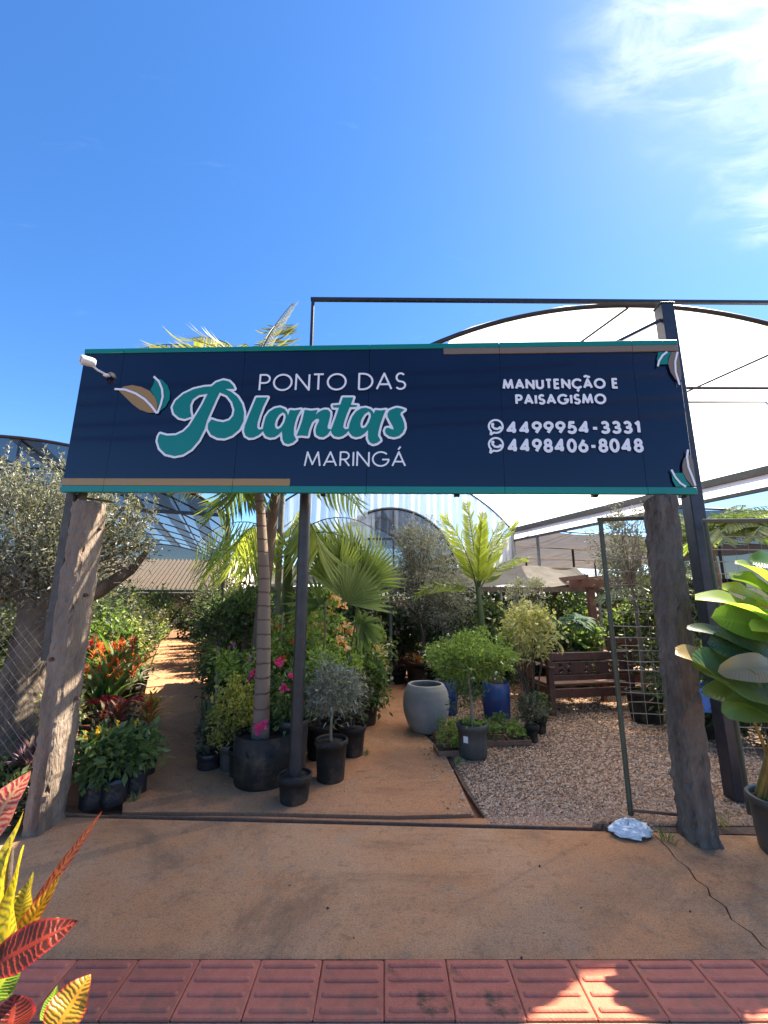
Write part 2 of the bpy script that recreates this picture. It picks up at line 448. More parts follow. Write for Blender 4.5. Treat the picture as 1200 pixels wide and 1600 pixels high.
M['grey_steel'] = mat('weathered_steel', (.045,.043,.040), .6, (.10,.09,.075), 8, .15, 50)
M['galv'] = mat('galvanised', (.22,.22,.21), .5, (.14,.14,.13), 20)
M['green_steel'] = mat('green_painted_steel', (.045,.065,.045), .5, (.085,.08,.05), 16, .1, 60)
M['wire'] = mat('rusty_wire', (.34,.31,.25), .6, (.17,.13,.09), 12)
M['post_concrete'] = mat('old_concrete_post', (.30,.23,.175), .95, (.19,.135,.10), 7, 1.3, 45, col3=(.085,.06,.045), scale3=3.2, f3=(.52,.68), stretch=(1.6,1.6,.35))
M['post_dark'] = mat('dark_stained_concrete', (.18,.148,.122), .95, (.085,.066,.055), 6, 1.4, 45, col3=(.34,.29,.25), scale3=4.5, f3=(.60,.74), stretch=(1.6,1.6,.4))
M['film'] = sheetmat('milky_greenhouse_film', (.86,.87,.89), .02, .84, .45, (1,1,1), .5, 2.2, gloss=.25, col2=(.66,.67,.69))
M['film_curtain'] = sheetmat('hanging_film', (.72,.76,.82), .34, .55, .45, (9,9,.25), .6, 2.0, gloss=.25)
M['net'] = sheetmat('black_shade_net', (.020,.021,.024), .42, .25, .7, (1,1,1), .3, 3)
M['net_mid'] = sheetmat('folded_black_net', (.030,.030,.032), .14, .3, .7, (1,1,1), .4, 4)
M['net_dark'] = sheetmat('dense_black_net', (.018,.018,.02), .10, .2, .7, (1,1,1), .3, 3)
M['net_beige'] = sheetmat('brown_shade_cloth', (.19,.145,.115), .06, .40, .8, (.6,.6,1), .6, 5, col2=(.09,.068,.054))
M['tarp'] = sheetmat('grey_tarp', (.20,.185,.17), .0, .25, .6, (1,1,1), .8, 4, col2=(.11,.10,.09))
M['wood'] = mat('red_brown_wood', (.13,.050,.032), .5, (.07,.028,.019), 5, .2, 30, stretch=(1,1,1))
M['wood_seat'] = mat('worn_brown_wood', (.23,.12,.075), .55, (.14,.065,.04), 6, .2, 30)
M['old_wood'] = mat('weathered_wood', (.11,.08,.06), .85, (.06,.045,.035), 8, .4, 30)
M['pot_black'] = mat('black_plastic_pot', (.011,.0105,.010), .6, (.026,.023,.020), 6, .08, 30, col3=(.13,.08,.05), scale3=7, f3=(.50,.78), spec=.3)
M['pot_grey'] = mat('grey_plastic_pot', (.075,.072,.068), .5, (.05,.048,.045), 6, .06, 30, col3=(.16,.10,.065), scale3=4, f3=(.6,.85))
M['pot_green'] = mat('dark_green_pot', (.015,.05,.03), .45)
M['pot_blue'] = mat('blue_plastic_drum', (.010,.035,.135), .42, (.018,.05,.17), 5, .1, 12)
M['bag'] = mat('black_grow_bag', (.014,.014,.017), .32, (.03,.03,.035), 8, .7, 14)
M['planter'] = mat('grey_cement_planter', (.27,.26,.245), .7, (.20,.19,.18), 5, .12, 60, col3=(.34,.33,.31), scale3=2.5, f3=(.5,.7))
M['soil'] = mat('soil', (.055,.030,.018), .95, (.03,.018,.012), 30, .9, 60)
M['bark'] = mat('grey_brown_bark', (.17,.125,.09), .9, (.08,.055,.04), 10, .9, 30, stretch=(1,1,.35))
M['bark_old'] = mat('gnarled_bark', (.20,.15,.11), .95, (.07,.05,.04), 7, 1.4, 16, stretch=(1,1,.4))
M['palm_trunk'] = None
M['stem_pale'] = mat('pale_stem', (.28,.22,.15), .8, (.17,.125,.085), 14, .4, 40)
M['stem_green'] = mat('green_shaft', (.075,.105,.025), .45, (.05,.07,.02), 5, .05, 20)
M['stem_brown'] = mat('brown_stem', (.12,.085,.055), .85, (.07,.05,.035), 12, .4, 40)
M['white_plastic'] = mat('white_plastic', (.72,.72,.72), .35)
M['lens'] = mat('black_lens', (.006,.006,.008), .12)
M['paper'] = mat('paper_tag', (.75,.73,.70), .7)
M['plastic_bag'] = mat('white_plastic_bag', (.74,.75,.77), .38, (.6,.62,.65), 14, .5, 30)
M['stone'] = mat('brown_stone', (.13,.075,.05), .95, (.08,.045,.03), 8, .8, 20)
M['crate_blue'] = mat('blue_crate', (.01,.14,.48), .4)
M['straw'] = mat('dry_straw', (.50,.33,.18), .85, (.36,.22,.12), 10)
M['roof_tile'] = mat('pale_clay_roof', (.72,.60,.50), .85, (.60,.49,.40), 6, .3, 20)
M['wall_pale'] = mat('pale_wall', (.42,.36,.30), .9, (.34,.29,.24), 4)
M['dry'] = leafmat('dry_leaf', [(.20,.13,.06),(.32,.22,.12)], .2, .7)
def concrete_mat(name, base, dark, stain, grey, sc=1.0):
    m, t, N, Lk = newmat(name)
    out = nd(t, 'ShaderNodeOutputMaterial'); b = nd(t, 'ShaderNodeBsdfPrincipled'); b.inputs['Roughness'].default_value = .92; b.inputs['Specular IOR Level'].default_value = .2
    tc = nd(t, 'ShaderNodeTexCoord'); src = tc.outputs['Object']
    def noise(s, d, r=.6, dist=0):
        n = nd(t, 'ShaderNodeTexNoise'); n.inputs['Scale'].default_value = s*sc; n.inputs['Detail'].default_value = d; n.inputs['Roughness'].default_value = r; n.inputs['Distortion'].default_value = dist; Lk(src, n.inputs[0]); return n.outputs[0]
    def rng_(v, a, c, lo=0., hi=1.):
        r = nd(t, 'ShaderNodeMapRange', interpolation_type='SMOOTHSTEP'); r.inputs['From Min'].default_value = a; r.inputs['From Max'].default_value = c; r.inputs['To Min'].default_value = lo; r.inputs['To Max'].default_value = hi; Lk(v, r.inputs['Value']); return r.outputs[0]
    def mixc(f, A, B):
        x = nd(t, 'ShaderNodeMix', data_type='RGBA'); Lk(f, x.inputs['Factor'])
        for k, v in (('A', A), ('B', B)):
            if isinstance(v, tuple): x.inputs[k].default_value = lin(v)
            else: Lk(v, x.inputs[k])
        return x.outputs['Result']
    c = mixc(rng_(noise(1.1, 6), .36, .64), base, stain)
    c = mixc(rng_(noise(2.3, 7, .7, .6), .50, .72, 0, .75), c, grey)
    c = mixc(rng_(noise(.9, 8, .75, 1.0), .47, .68, 0, .70), c, dark)
    c = mixc(rng_(noise(14, 5, .7, .3), .52, .70, 0, .45), c, dark)
    fine = noise(150, 5, .85)
    c = mixc(rng_(fine, .42, .56, .50, 0), c, dark)
    c = mixc(rng_(noise(60, 4, .8), .36, .50, .40, 0), c, dark)
    grit = noise(210, 2, .8)
    c = mixc(rng_(grit, .60, .72, 0, .45), c, tuple(min(.6, k*1.6) for k in base))
    Lk(c, b.inputs['Base Color'])
    bp = nd(t, 'ShaderNodeBump'); bp.inputs['Strength'].default_value = .8; bp.inputs['Distance'].default_value = .010; Lk(fine, bp.inputs['Height'])
    bp2 = nd(t, 'ShaderNodeBump'); bp2.inputs['Strength'].default_value = .4; bp2.inputs['Distance'].default_value = .03; Lk(noise(5, 6, .65), bp2.inputs['Height']); Lk(bp.outputs[0], bp2.inputs['Normal'])
    Lk(bp2.outputs[0], b.inputs['Normal']); Lk(b.outputs[0], out.inputs[0])
    return m
M['apron'] = concrete_mat('stained_concrete', (.68,.365,.195), (.20,.11,.065), (.66,.295,.130), (.52,.34,.22))
M['path'] = concrete_mat('red_dusted_concrete', (.58,.29,.15), (.24,.12,.07), (.58,.26,.12), (.48,.28,.165), .8)
def palm_trunk_mat(name, a, b_, ring):
    m, t, N, Lk = newmat(name)
    out = nd(t, 'ShaderNodeOutputMaterial'); b = nd(t, 'ShaderNodeBsdfPrincipled'); b.inputs['Roughness'].default_value = .8
    tc = nd(t, 'ShaderNodeTexCoord'); sp = nd(t, 'ShaderNodeSeparateXYZ'); Lk(tc.outputs['Object'], sp.inputs[0])
    n = nd(t, 'ShaderNodeTexNoise'); n.inputs['Scale'].default_value = 9; n.inputs['Detail'].default_value = 6; Lk(tc.outputs['Object'], n.inputs[0])
    ma = nd(t, 'ShaderNodeMath', operation='MULTIPLY_ADD'); Lk(n.outputs[0], ma.inputs[0]); ma.inputs[1].default_value = .05; Lk(sp.outputs['Z'], ma.inputs[2])
    fr = nd(t, 'ShaderNodeMath', operation='MULTIPLY'); fr.inputs[1].default_value = 8.5; Lk(ma.outputs[0], fr.inputs[0])
    f2 = nd(t, 'ShaderNodeMath', operation='FRACT'); Lk(fr.outputs[0], f2.inputs[0])
    mr = nd(t, 'ShaderNodeMapRange'); mr.inputs['From Min'].default_value = .86; mr.inputs['From Max'].default_value = .95; Lk(f2.outputs[0], mr.inputs['Value'])
    x = nd(t, 'ShaderNodeMix', data_type='RGBA'); Lk(n.outputs[0], x.inputs['Factor']); x.inputs['A'].default_value = lin(a); x.inputs['B'].default_value = lin(b_)
    y = nd(t, 'ShaderNodeMix', data_type='RGBA'); Lk(mr.outputs[0], y.inputs['Factor']); Lk(x.outputs['Result'], y.inputs['A']); y.inputs['B'].default_value = lin(ring)
    Lk(y.outputs['Result'], b.inputs['Base Color'])
    bp = nd(t, 'ShaderNodeBump'); bp.inputs['Strength'].default_value = .5; bp.inputs['Distance'].default_value = .01; Lk(mr.outputs[0], bp.inputs['Height']); Lk(bp.outputs[0], b.inputs['Normal'])
    Lk(b.outputs[0], out.inputs[0]); return m
M['palm_trunk'] = palm_trunk_mat('ringed_palm_trunk', (.23,.165,.115), (.15,.105,.08), (.085,.06,.045))

# ================================================================== ground
N_AX = np.array([-.342, .940]); E_AX = np.array([.940, .342])     # along and across the greenhouse bays
def sn(s, n, z=0.0):
    p = E_AX*s + N_AX*n
    return np.array([p[0], p[1], z])
def slab(name, pts, top, thick, m, parent=None, smooth=False):
    n = len(pts); mb = MB()
    v = [(x, y, top) for x, y in pts] + [(x, y, top-thick) for x, y in pts]
    f = [tuple(range(n)), tuple(range(2*n-1, n-1, -1))] + [(k, n+k, n+(k+1)%n, (k+1)%n) for k in range(n)]
    mb.add(v, f)
    return mb.build(name, m, parent)
g = MB(); S = 400
g.add([(-S,-S,-.05),(S,-S,-.05),(S,S,-.05),(-S,S,-.05)], [(0,1,2,3)])
tag(g.build('ground', M['dirt']), kind='structure')
# entrance apron, broken by one long crack on the right
crack = [(1.69,3.02),(1.685,2.846),(1.655,2.74),(1.672,2.66),(1.64,2.56),(1.655,2.50),(1.622,2.435),(1.640,2.36),(1.60,2.28),(1.628,2.20),(1.612,2.13),(1.64,2.06)]
def front(x): return 3.118 - .050*x
left_poly = [(-4.2,2.062)] + [(x-.004-.004*abs(math.sin(k*2.1)), y) for k,(x,y) in enumerate(reversed(crack))] + [(1.3, front(1.3)-.022), (-4.2, front(-4.2)-.022)]
right_poly = [(x+.003, y) for x,y in crack] + [(4.5,2.062),(4.5,front(4.5)-.022),(1.9,front(1.9)-.022)]
tag(slab('pavement', left_poly, 0, .06, M['apron']), kind='structure')
tag(slab('pavement', right_poly, -.0015, .06, M['apron']), kind='structure')
# interior path
pth = [(-1.80,3.26),(-.9,3.262),(-.45,3.235),(.1,3.21),(.612,3.237),(.60,3.7),(.577,4.3),(.42,5.0),(.36,5.6),(.36,8.7),(-2.2,9.6),(-6.0,15.6),(-7.8,15.4),(-3.02,5.39)]
tag(slab('path', pth, .006, .05, M['path']), kind='structure')
tag(slab('path', [(-4.4,front(-4.4)+.02),(1.36,front(1.36)+.02),(1.36,front(1.36)+.12),(.61,3.205),(.1,3.18),(-.45,3.205),(-.9,3.232),(-1.80,3.23),(-4.4,3.6)], -.006, .04, M['path']), kind='structure')
rl = MB()
bar(rl, (-1.86, front(-1.86), -.004), (1.42, front(1.42), -.004), .012, .03)
tag(rl.build('gate_track', M['rail']), 'rusty steel gate track sunk across the entrance floor', 'gate track')
# gravel yard
gp = [(.70,3.10),(4.8,2.9),(7.5,6.0),(6.5,10),(.40,8.7),(.40,5.6),(.44,5.0),(.60,4.3),(.63,3.7)]
tag(slab('gravel_bed', gp, -.014, .03, M['gravel_base']), kind='structure')
def pebbles():
    mb = MB()
    n = 52000
    y = 3.12 + (8.2-3.12)*rng.random(n)**1.7; x = .45 + rng.random(n)*(4.3)*(.35+.65*(y-2.0)/4.2).clip(0,1)
    lim = np.interp(y, [3.1,3.7,4.3,5.0,5.6,8.7], [.70,.66,.63,.47,.42,.42])
    k = x > lim; x, y = x[k], y[k]; n = len(x)
    lim2 = 260; y[:lim2] = rng.uniform(3.2,4.9,lim2); x[:lim2] = np.interp(y[:lim2],[3.2,4.3,5.0],[.60,.57,.42])-.22*rng.random(lim2)**2.5
    r = (.0045 + .0075*rng.random(n)**1.5)*(1 + .10*(y-3))
    base = np.array([(1,0,0),(0,1,0),(-1,0,0),(0,-1,0),(0,0,1),(0,0,-1)], float)
    v = base[None]*(.65+.7*rng.random((n,6,1)))
    an = rng.random(n)*6.28; c, s = np.cos(an), np.sin(an)
    vx = v[:,:,0]*1.25; vy = v[:,:,1]*.9
    X = vx*c[:,None]-vy*s[:,None]; Y = vx*s[:,None]+vy*c[:,None]; Z = v[:,:,2]*.7 + .25*X
    P = np.stack([x[:,None]+X*r[:,None], y[:,None]+Y*r[:,None], np.where(np.arange(n)<lim2,.005,-.012)[:,None]+.35*r[:,None]+Z*r[:,None]], -1)
    f = np.array([(0,1,4),(1,2,4),(2,3,4),(3,0,4),(1,0,5),(2,1,5),(3,2,5),(0,3,5)])
    F = (np.arange(n)[:,None,None]*6 + f[None]).reshape(-1,3)
    at = np.zeros((n,6,3)); at[:,:,2] = rng.random(n)[:,None]
    mb.add(P.reshape(-1,3), F, at.reshape(-1,3))
    m = leafmat('gravel_stones', [(.24,.135,.08),(.46,.275,.16),(.58,.39,.26),(.38,.20,.11),(.64,.49,.36)], 0, .85, .25)
    tag(mb.build('gravel', m), 'reddish brown loose gravel covering the yard', 'gravel', kind='stuff')
pebbles()
# tactile tiles, 25 cm, four raised bars each
def tile_mesh(m):
    mb = MB(); w = .2475; h = .2500
    bbox(mb, (0,0,-.012), (w,h,.034), .004)
    for k in range(4):
        y = -.093 + k*.062
        nseg = 10
        a = np.linspace(0, math.pi, 7)
        prof = np.stack([.0115*np.cos(a), .0085*np.sin(a)], -1)
        xs = np.array([-.108,-.103,-.096,.096,.103,.108]); sc = np.array([.05,.7,1,1,.7,.05])
        v = np.array([[(x, y+p[0]*(.6+.4*q), .0048+p[1]*q) for p in prof] for x, q in zip(xs, sc)])
        f = []
        for i in range(5):
            for j in range(6):
                f.append((i*7+j, (i+1)*7+j, (i+1)*7+j+1, i*7+j+1))
        mb.add(v.reshape(-1,3), f)
    return mb.mesh('tile', m, False)
tp = empty('tactile_paving', (0,1.928,0)); tag(tp, kind='structure')
tm, tm2 = tile_mesh(M['tile']), tile_mesh(M['tile_mossy'])
for k in range(-9, 9):
    o = bpy.data.objects.new('tile', tm2 if k in (0,1) else tm)
    COL.objects.link(o); o.parent = tp
    o.location = (k*.25+.125, rng.normal(0,.0012), rng.normal(0,.0012)); o.rotation_euler = (rng.normal(0,.003), rng.normal(0,.003), rng.normal(0,.003))
rd = MB(); rd.add([(-200,-7.5,-.10),(200,-7.5,-.10),(200,.9,-.10),(-200,.9,-.10)], [(0,1,2,3)])
for v_ in rd.v: v_[:,2] = -.046
M['asphalt'] = mat('asphalt', (.05,.048,.046), .9, (.035,.034,.033), 12, .4, 120)
tag(rd.build('road', M['asphalt']), kind='structure')
tag(slab('kerb', [(-5,.9),(5,.9),(5,1.797),(-5,1.797)], -.002, .1, M['kerb']), kind='structure')

# ================================================================== sign
ART = {
'P_stem':[(1.0954,0.856),(1.1283,0.8884),(1.1832,0.9076),(1.2307,0.8961),(1.2645,0.8629),(1.2806,0.8323),(1.2057,0.833),(1.254,0.8087),(1.309,0.765),(1.3497,0.7056),(1.3727,0.6363),(1.3749,0.5625),(1.3476,0.4948),(1.2968,0.4462),(1.2389,0.4236),(1.1834,0.4279),(1.1306,0.454),(1.1006,0.5011),(1.0984,0.543),(1.121,0.5798),(1.1651,0.5637),(1.2165,0.555),(1.2654,0.5716),(1.2922,0.6104),(1.296,0.6581),(1.272,0.7223),(1.2263,0.7765),(1.1643,0.8041),(1.1423,0.7449),(1.1151,0.6594),(1.0881,0.5747),(1.0754,0.5012),(1.0398,0.4077),(0.9873,0.3356),(0.9267,0.2947),(0.8629,0.2825),(0.7903,0.3),(0.739,0.3464),(0.7146,0.4034),(0.717,0.4399),(0.7264,0.4629),(0.7824,0.447),(0.8531,0.4498),(0.9107,0.4789),(0.9512,0.5248),(0.9821,0.5859),(1.007,0.6388),(1.0371,0.7028),(1.069,0.7909)],
'P_loop':[(1.0954,0.856),(1.0338,0.8522),(0.9531,0.8334),(0.8748,0.7928),(0.8192,0.7369),(0.7998,0.6831),(0.8183,0.6316),(0.8616,0.5951),(0.9089,0.5842),(0.9609,0.603),(0.946,0.6446),(0.9391,0.6982),(0.9543,0.7465),(0.9998,0.7829),(1.0688,0.7931),(1.0886,0.8212)],
'l_a':[(1.4607,0.7582),(1.5493,0.7574),(1.5194,0.683),(1.4986,0.6091),(1.4858,0.548),(1.4857,0.5115),(1.4988,0.4932),(1.5304,0.4973),(1.5358,0.5416),(1.5463,0.5965),(1.5724,0.6394),(1.6114,0.6668),(1.6519,0.6746),(1.6878,0.6601),(1.71,0.6323),(1.7181,0.6046),(1.732,0.6524),(1.7701,0.6484),(1.8161,0.6561),(1.7902,0.6011),(1.7761,0.5464),(1.7703,0.4981),(1.7731,0.4499),(1.786,0.426),(1.7926,0.411),(1.7683,0.3873),(1.7347,0.3755),(1.7055,0.3844),(1.6892,0.4143),(1.6803,0.4804),(1.6606,0.4564),(1.6276,0.4325),(1.5933,0.4278),(1.5608,0.4387),(1.5414,0.4659),(1.5345,0.481),(1.5049,0.4509),(1.466,0.43),(1.4314,0.4271),(1.4009,0.4453),(1.3862,0.4816),(1.3885,0.5241),(1.4112,0.6035)],
'a_hole':[(1.675,0.6337),(1.6962,0.6201),(1.7024,0.5956),(1.6947,0.5529),(1.6741,0.5136),(1.6493,0.4956),(1.6284,0.5047),(1.6207,0.5321),(1.6267,0.5716),(1.6473,0.6112)],
'n':[(1.8453,0.6528),(1.8949,0.6451),(1.9467,0.6509),(1.9314,0.6094),(1.9478,0.6276),(1.9701,0.644),(1.9979,0.6536),(2.024,0.6515),(2.042,0.6331),(2.0449,0.6056),(2.0366,0.5571),(2.027,0.5149),(2.0312,0.4969),(2.0507,0.4938),(2.0566,0.4896),(2.0511,0.4836),(2.0298,0.449),(1.9999,0.43),(1.9714,0.4325),(1.9449,0.4493),(1.9374,0.4853),(1.9443,0.5214),(1.9623,0.5636),(1.9576,0.5788),(1.9358,0.5777),(1.9084,0.5506),(1.8893,0.4975),(1.8797,0.4394),(1.8336,0.4449),(1.7938,0.4409),(1.8135,0.4979),(1.8324,0.5704)],
't':[(2.1356,0.7522),(2.2164,0.7515),(2.1993,0.6913),(2.2511,0.6866),(2.2417,0.6738),(2.1919,0.6717),(2.1693,0.6109),(2.1525,0.5504),(2.147,0.5114),(2.1619,0.4927),(2.1885,0.4962),(2.191,0.489),(2.189,0.4812),(2.1689,0.4556),(2.1412,0.4367),(2.1131,0.4308),(2.0845,0.4369),(2.0638,0.4578),(2.0541,0.4848),(2.0669,0.5208),(2.0871,0.5871),(2.1099,0.6674),(2.0655,0.6696),(2.0601,0.6881),(2.1187,0.6919)],
'a2':[(2.1885,0.4962),(2.1945,0.5382),(2.2127,0.5924),(2.24,0.6347),(2.2792,0.6619),(2.3134,0.6659),(2.3479,0.6553),(2.3683,0.6339),(2.3761,0.6174),(2.388,0.6471),(2.4279,0.6426),(2.4664,0.6484),(2.4458,0.591),(2.427,0.531),(2.414,0.4713),(2.4118,0.4387),(2.4263,0.415),(2.4293,0.4032),(2.4045,0.3827),(2.3766,0.3751),(2.3511,0.3887),(2.3375,0.4182),(2.3359,0.4883),(2.3129,0.4598),(2.2797,0.4362),(2.246,0.4292),(2.2175,0.4394),(2.1969,0.4633),(2.1889,0.483)],
'a2_hole':[(2.337,0.6353),(2.3534,0.6158),(2.355,0.5915),(2.3418,0.5494),(2.3201,0.5105),(2.2949,0.4987),(2.2805,0.5107),(2.2758,0.5377),(2.2844,0.5738),(2.3062,0.613)],
's':[(2.5185,0.6541),(2.5467,0.6642),(2.5751,0.6597),(2.6091,0.6473),(2.581,0.6263),(2.5766,0.6082),(2.5927,0.578),(2.607,0.536),(2.61,0.5002),(2.5963,0.4647),(2.5685,0.4382),(2.5323,0.4282),(2.4959,0.4355),(2.4704,0.4563),(2.4633,0.4801),(2.4726,0.5009),(2.4894,0.5038),(2.5064,0.4947),(2.5289,0.4875),(2.523,0.5125),(2.5029,0.5485),(2.4825,0.5907),(2.4794,0.6149),(2.4931,0.6421)],
'leaf_brown':[(0.3422,0.8286),(0.3744,0.8614),(0.4465,0.8739),(0.5224,0.8576),(0.6008,0.8205),(0.6497,0.7655),(0.6761,0.7056),(0.6819,0.6357),(0.6146,0.6361),(0.5384,0.6635),(0.4691,0.7127),(0.409,0.7676)],
'leaf_teal':[(0.6278,0.9361),(0.6825,0.9188),(0.7358,0.8686),(0.7641,0.808),(0.7661,0.7481),(0.7423,0.6889),(0.696,0.6463),(0.6781,0.7056),(0.6469,0.7709),(0.6014,0.8315),(0.6191,0.8808)],
'vein1':[(0.3088,0.8399),(0.3995,0.8335),(0.4884,0.7997),(0.5684,0.7499),(0.6276,0.6952),(0.6826,0.6303)],
'vein2':[(0.6161,0.9451),(0.6636,0.9024),(0.6981,0.836),(0.7115,0.7703),(0.7041,0.7054),(0.6856,0.6303)],
'ct_teal':[(4.5111,1.099),(4.6093,1.0975),(4.5791,1.0564),(4.5689,0.9989),(4.4961,0.9958),(4.4938,1.0412)],
'ct_brown':[(4.6093,1.0975),(4.6564,1.0967),(4.6672,1.0057),(4.6691,0.9322),(4.659,0.9079),(4.6388,0.8596),(4.6081,0.8721),(4.5793,0.9333),(4.5703,0.9989),(4.5818,1.0481)],
'ct_v1':[(4.573,1.098),(4.537,1.0695),(4.5065,1.0244),(4.4921,0.9794)],
'ct_v2':[(4.6564,1.0967),(4.6213,1.0146),(4.6153,0.9328),(4.6314,0.8275)],
'cb_brown':[(4.6224,0.2926),(4.6481,0.2776),(4.6645,0.2441),(4.666,0.1591),(4.6649,0.0605),(4.6272,0.0568),(4.5928,0.1077),(4.5752,0.159),(4.578,0.2107),(4.5938,0.2553)],
'cb_teal':[(4.499,0.1515),(4.5747,0.1553),(4.5894,0.1077),(4.617,0.0568),(4.5181,0.0528),(4.4999,0.1001)],
'cb_v1':[(4.63,0.3264),(4.6162,0.2702),(4.6173,0.1959),(4.6355,0.1224),(4.6649,0.0605)],
'cb_v2':[(4.4986,0.1773),(4.5195,0.1221),(4.5484,0.0784),(4.5827,0.053)],
'phone1':[(3.2618,0.5273),(3.2587,0.5109),(3.2733,0.4944),(3.296,0.4905),(3.3151,0.4997)],
'phone2':[(3.2584,0.3877),(3.2563,0.37),(3.2708,0.3538),(3.2933,0.35),(3.3127,0.3591)],
'ring':[(3.2841,0.5108),(3.2804,0.3699),(3.3348,0.5105),(3.2437,0.444),(3.2353,0.3031)],
}
def poly_sdf(P, X, Y):
    P = np.asarray(P); d2 = np.full(X.shape, 1e9); ins = np.zeros(X.shape, bool)
    for (ax, ay), (bx, by) in zip(P, np.roll(P, -1, 0)):
        ex, ey = bx-ax, by-ay
        t = np.clip(((X-ax)*ex + (Y-ay)*ey)/(ex*ex+ey*ey+1e-15), 0, 1)
        d2 = np.minimum(d2, (X-ax-t*ex)**2 + (Y-ay-t*ey)**2)
        c = (ay > Y) != (by > Y)
        with np.errstate(divide='ignore', invalid='ignore'):
            xi = ax + (Y-ay)*ex/(ey if ey else 1e-12)
        ins ^= c & (X < xi)
    return np.where(ins, -1, 1)*np.sqrt(d2)
def stroke_sdf(lines, hw, X, Y):
    s = np.full(X.shape, 1e3)
    for ln in lines:
        ln = [np.array(p, float) for p in ln]
        for k in range(len(ln)-1):
            a, b = ln[k], ln[k+1]; e = b-a; l = np.hypot(*e)
            if l < 1e-9: continue
            e /= l
            px, py = X-a[0], Y-a[1]
            u = px*e[0]+py*e[1]; v = px*e[1]-py*e[0]
            qx = np.abs(u-l/2)-l/2; qy = np.abs(v)-hw
            r = np.where((qx>0)&(qy>0), np.hypot(qx,qy), np.maximum(qx,qy))
            s = np.minimum(s, r)
            if k > 0: s = np.minimum(s, np.hypot(px,py)-hw)
    return s
def sdf_fill(mb, fn, x0, y0, x1, y1, res, z, iso=0.0):
    """marching squares fill of {sdf < iso} on the plane z"""
    nx, ny = int((x1-x0)/res)+2, int((y1-y0)/res)+2
    gx, gy = x0+np.arange(nx)*res, y0+np.arange(ny)*res
    X, Y = np.meshgrid(gx, gy); D = fn(X, Y)-iso
    ins = D < 0
    cnt = ins[:-1,:-1].astype(int)+ins[:-1,1:]+ins[1:,1:]+ins[1:,:-1]
    V, Fc = [], []
    for j in range(ny-1):
        row = cnt[j]; i = 0
        for i0 in np.flatnonzero((row == 4) & (np.concatenate([[0], row[:-1]]) != 4)):
            i1 = i0
            while i1+1 < nx-1 and row[i1+1] == 4: i1 += 1
            b = len(V); V += [(gx[i0],gy[j],z),(gx[i1+1],gy[j],z),(gx[i1+1],gy[j+1],z),(gx[i0],gy[j+1],z)]; Fc.append((b,b+1,b+2,b+3))
    for j, i in zip(*np.nonzero((cnt > 0) & (cnt < 4))):
        cs = [(i,j),(i+1,j),(i+1,j+1),(i,j+1)]; poly = []
        for k in range(4):
            a, b = cs[k], cs[(k+1)%4]; da, db = D[a[1],a[0]], D[b[1],b[0]]
            if da < 0: poly.append((gx[a[0]],gy[a[1]],z))
            if (da < 0) != (db < 0):
                t = da/(da-db); poly.append((gx[a[0]]+(gx[b[0]]-gx[a[0]])*t, gy[a[1]]+(gy[b[1]]-gy[a[1]])*t, z))
        if len(poly) >= 3:
            b = len(V); V += poly; Fc.append(tuple(range(b, b+len(poly))))
    mb.add(V, Fc); return mb
def arc(cx, cy, rx, ry, a0, a1, n=14):
    a = np.radians(np.linspace(a0, a1, n)); return [(cx+rx*math.cos(t), cy+ry*math.sin(t)) for t in a]
GLY = {
 'P': (.52, [[(0,0),(0,1),(.26,1)] + arc(.26,.735,.26,.265,90,-90) + [(0,.47)]]),
 'O': (.95, [arc(.475,.5,.475,.5,0,360,34)]),
 'N': (.70, [[(0,0),(0,1),(.70,0),(.70,1)]]),
 'T': (.52, [[(0,1),(.52,1)],[(.26,1),(.26,0)]]),
 'D': (.70, [[(0,0),(0,1),(.20,1)] + arc(.20,.5,.5,.5,90,-90,20) + [(0,0)]]),
 'A': (.76, [[(0,0),(.38,1),(.76,0)],[(.15,.31),(.61,.31)]]),
 'S': (.48, [arc(.24,.74,.21,.26,35,270,16) + arc(.24,.24,.24,.24,90,-150,16)]),
 'M': (.92, [[(0,0),(.14,1),(.46,.12),(.78,1),(.92,0)]]),
 'R': (.55, [[(0,0),(0,1),(.26,1)] + arc(.26,.735,.25,.265,90,-90) + [(0,.47)],[(.24,.47),(.55,0)]]),
 'I': (.0, [[(0,0),(0,1)]]),
 'G': (.94, [arc(.48,.5,.48,.5,42,345,28) + [(.95,.46),(.56,.46)]]),
 'U': (.60, [[(0,1),(0,.30)] + arc(.30,.30,.30,.30,180,360) + [(.60,1)]]),
 'E': (.44, [[(.44,1),(0,1),(0,0),(.44,0)],[(0,.52),(.41,.52)]]),
 'C': (.80, [arc(.48,.5,.48,.5,42,318,28)]),
 '0': (.58, [arc(.29,.5,.29,.5,0,360,28)]),
 '1': (.24, [[(0,.80),(.24,1),(.24,0)]]),
 '3': (.52, [arc(.25,.735,.22,.265,150,-90,14) + arc(.25,.25,.27,.25,90,-150,16)]),
 '4': (.66, [[(.48,0),(.48,1),(0,.25),(.66,.25)]]),
 '5': (.52, [[(.48,1),(.12,1),(.05,.50)] + arc(.22,.31,.29,.31,110,-150,18)]),
 '6': (.58, [arc(.29,.30,.29,.30,0,360,24),[(.05,.44),(.37,1)]]),
 '9': (.58, [arc(.29,.70,.29,.30,0,360,24),[(.53,.56),(.21,0)]]),
 '8': (.54, [arc(.27,.755,.22,.245,0,360,22), arc(.27,.26,.27,.26,0,360,24)]),
 '-': (.34, [[(0,.42),(.34,.42)]]),
}
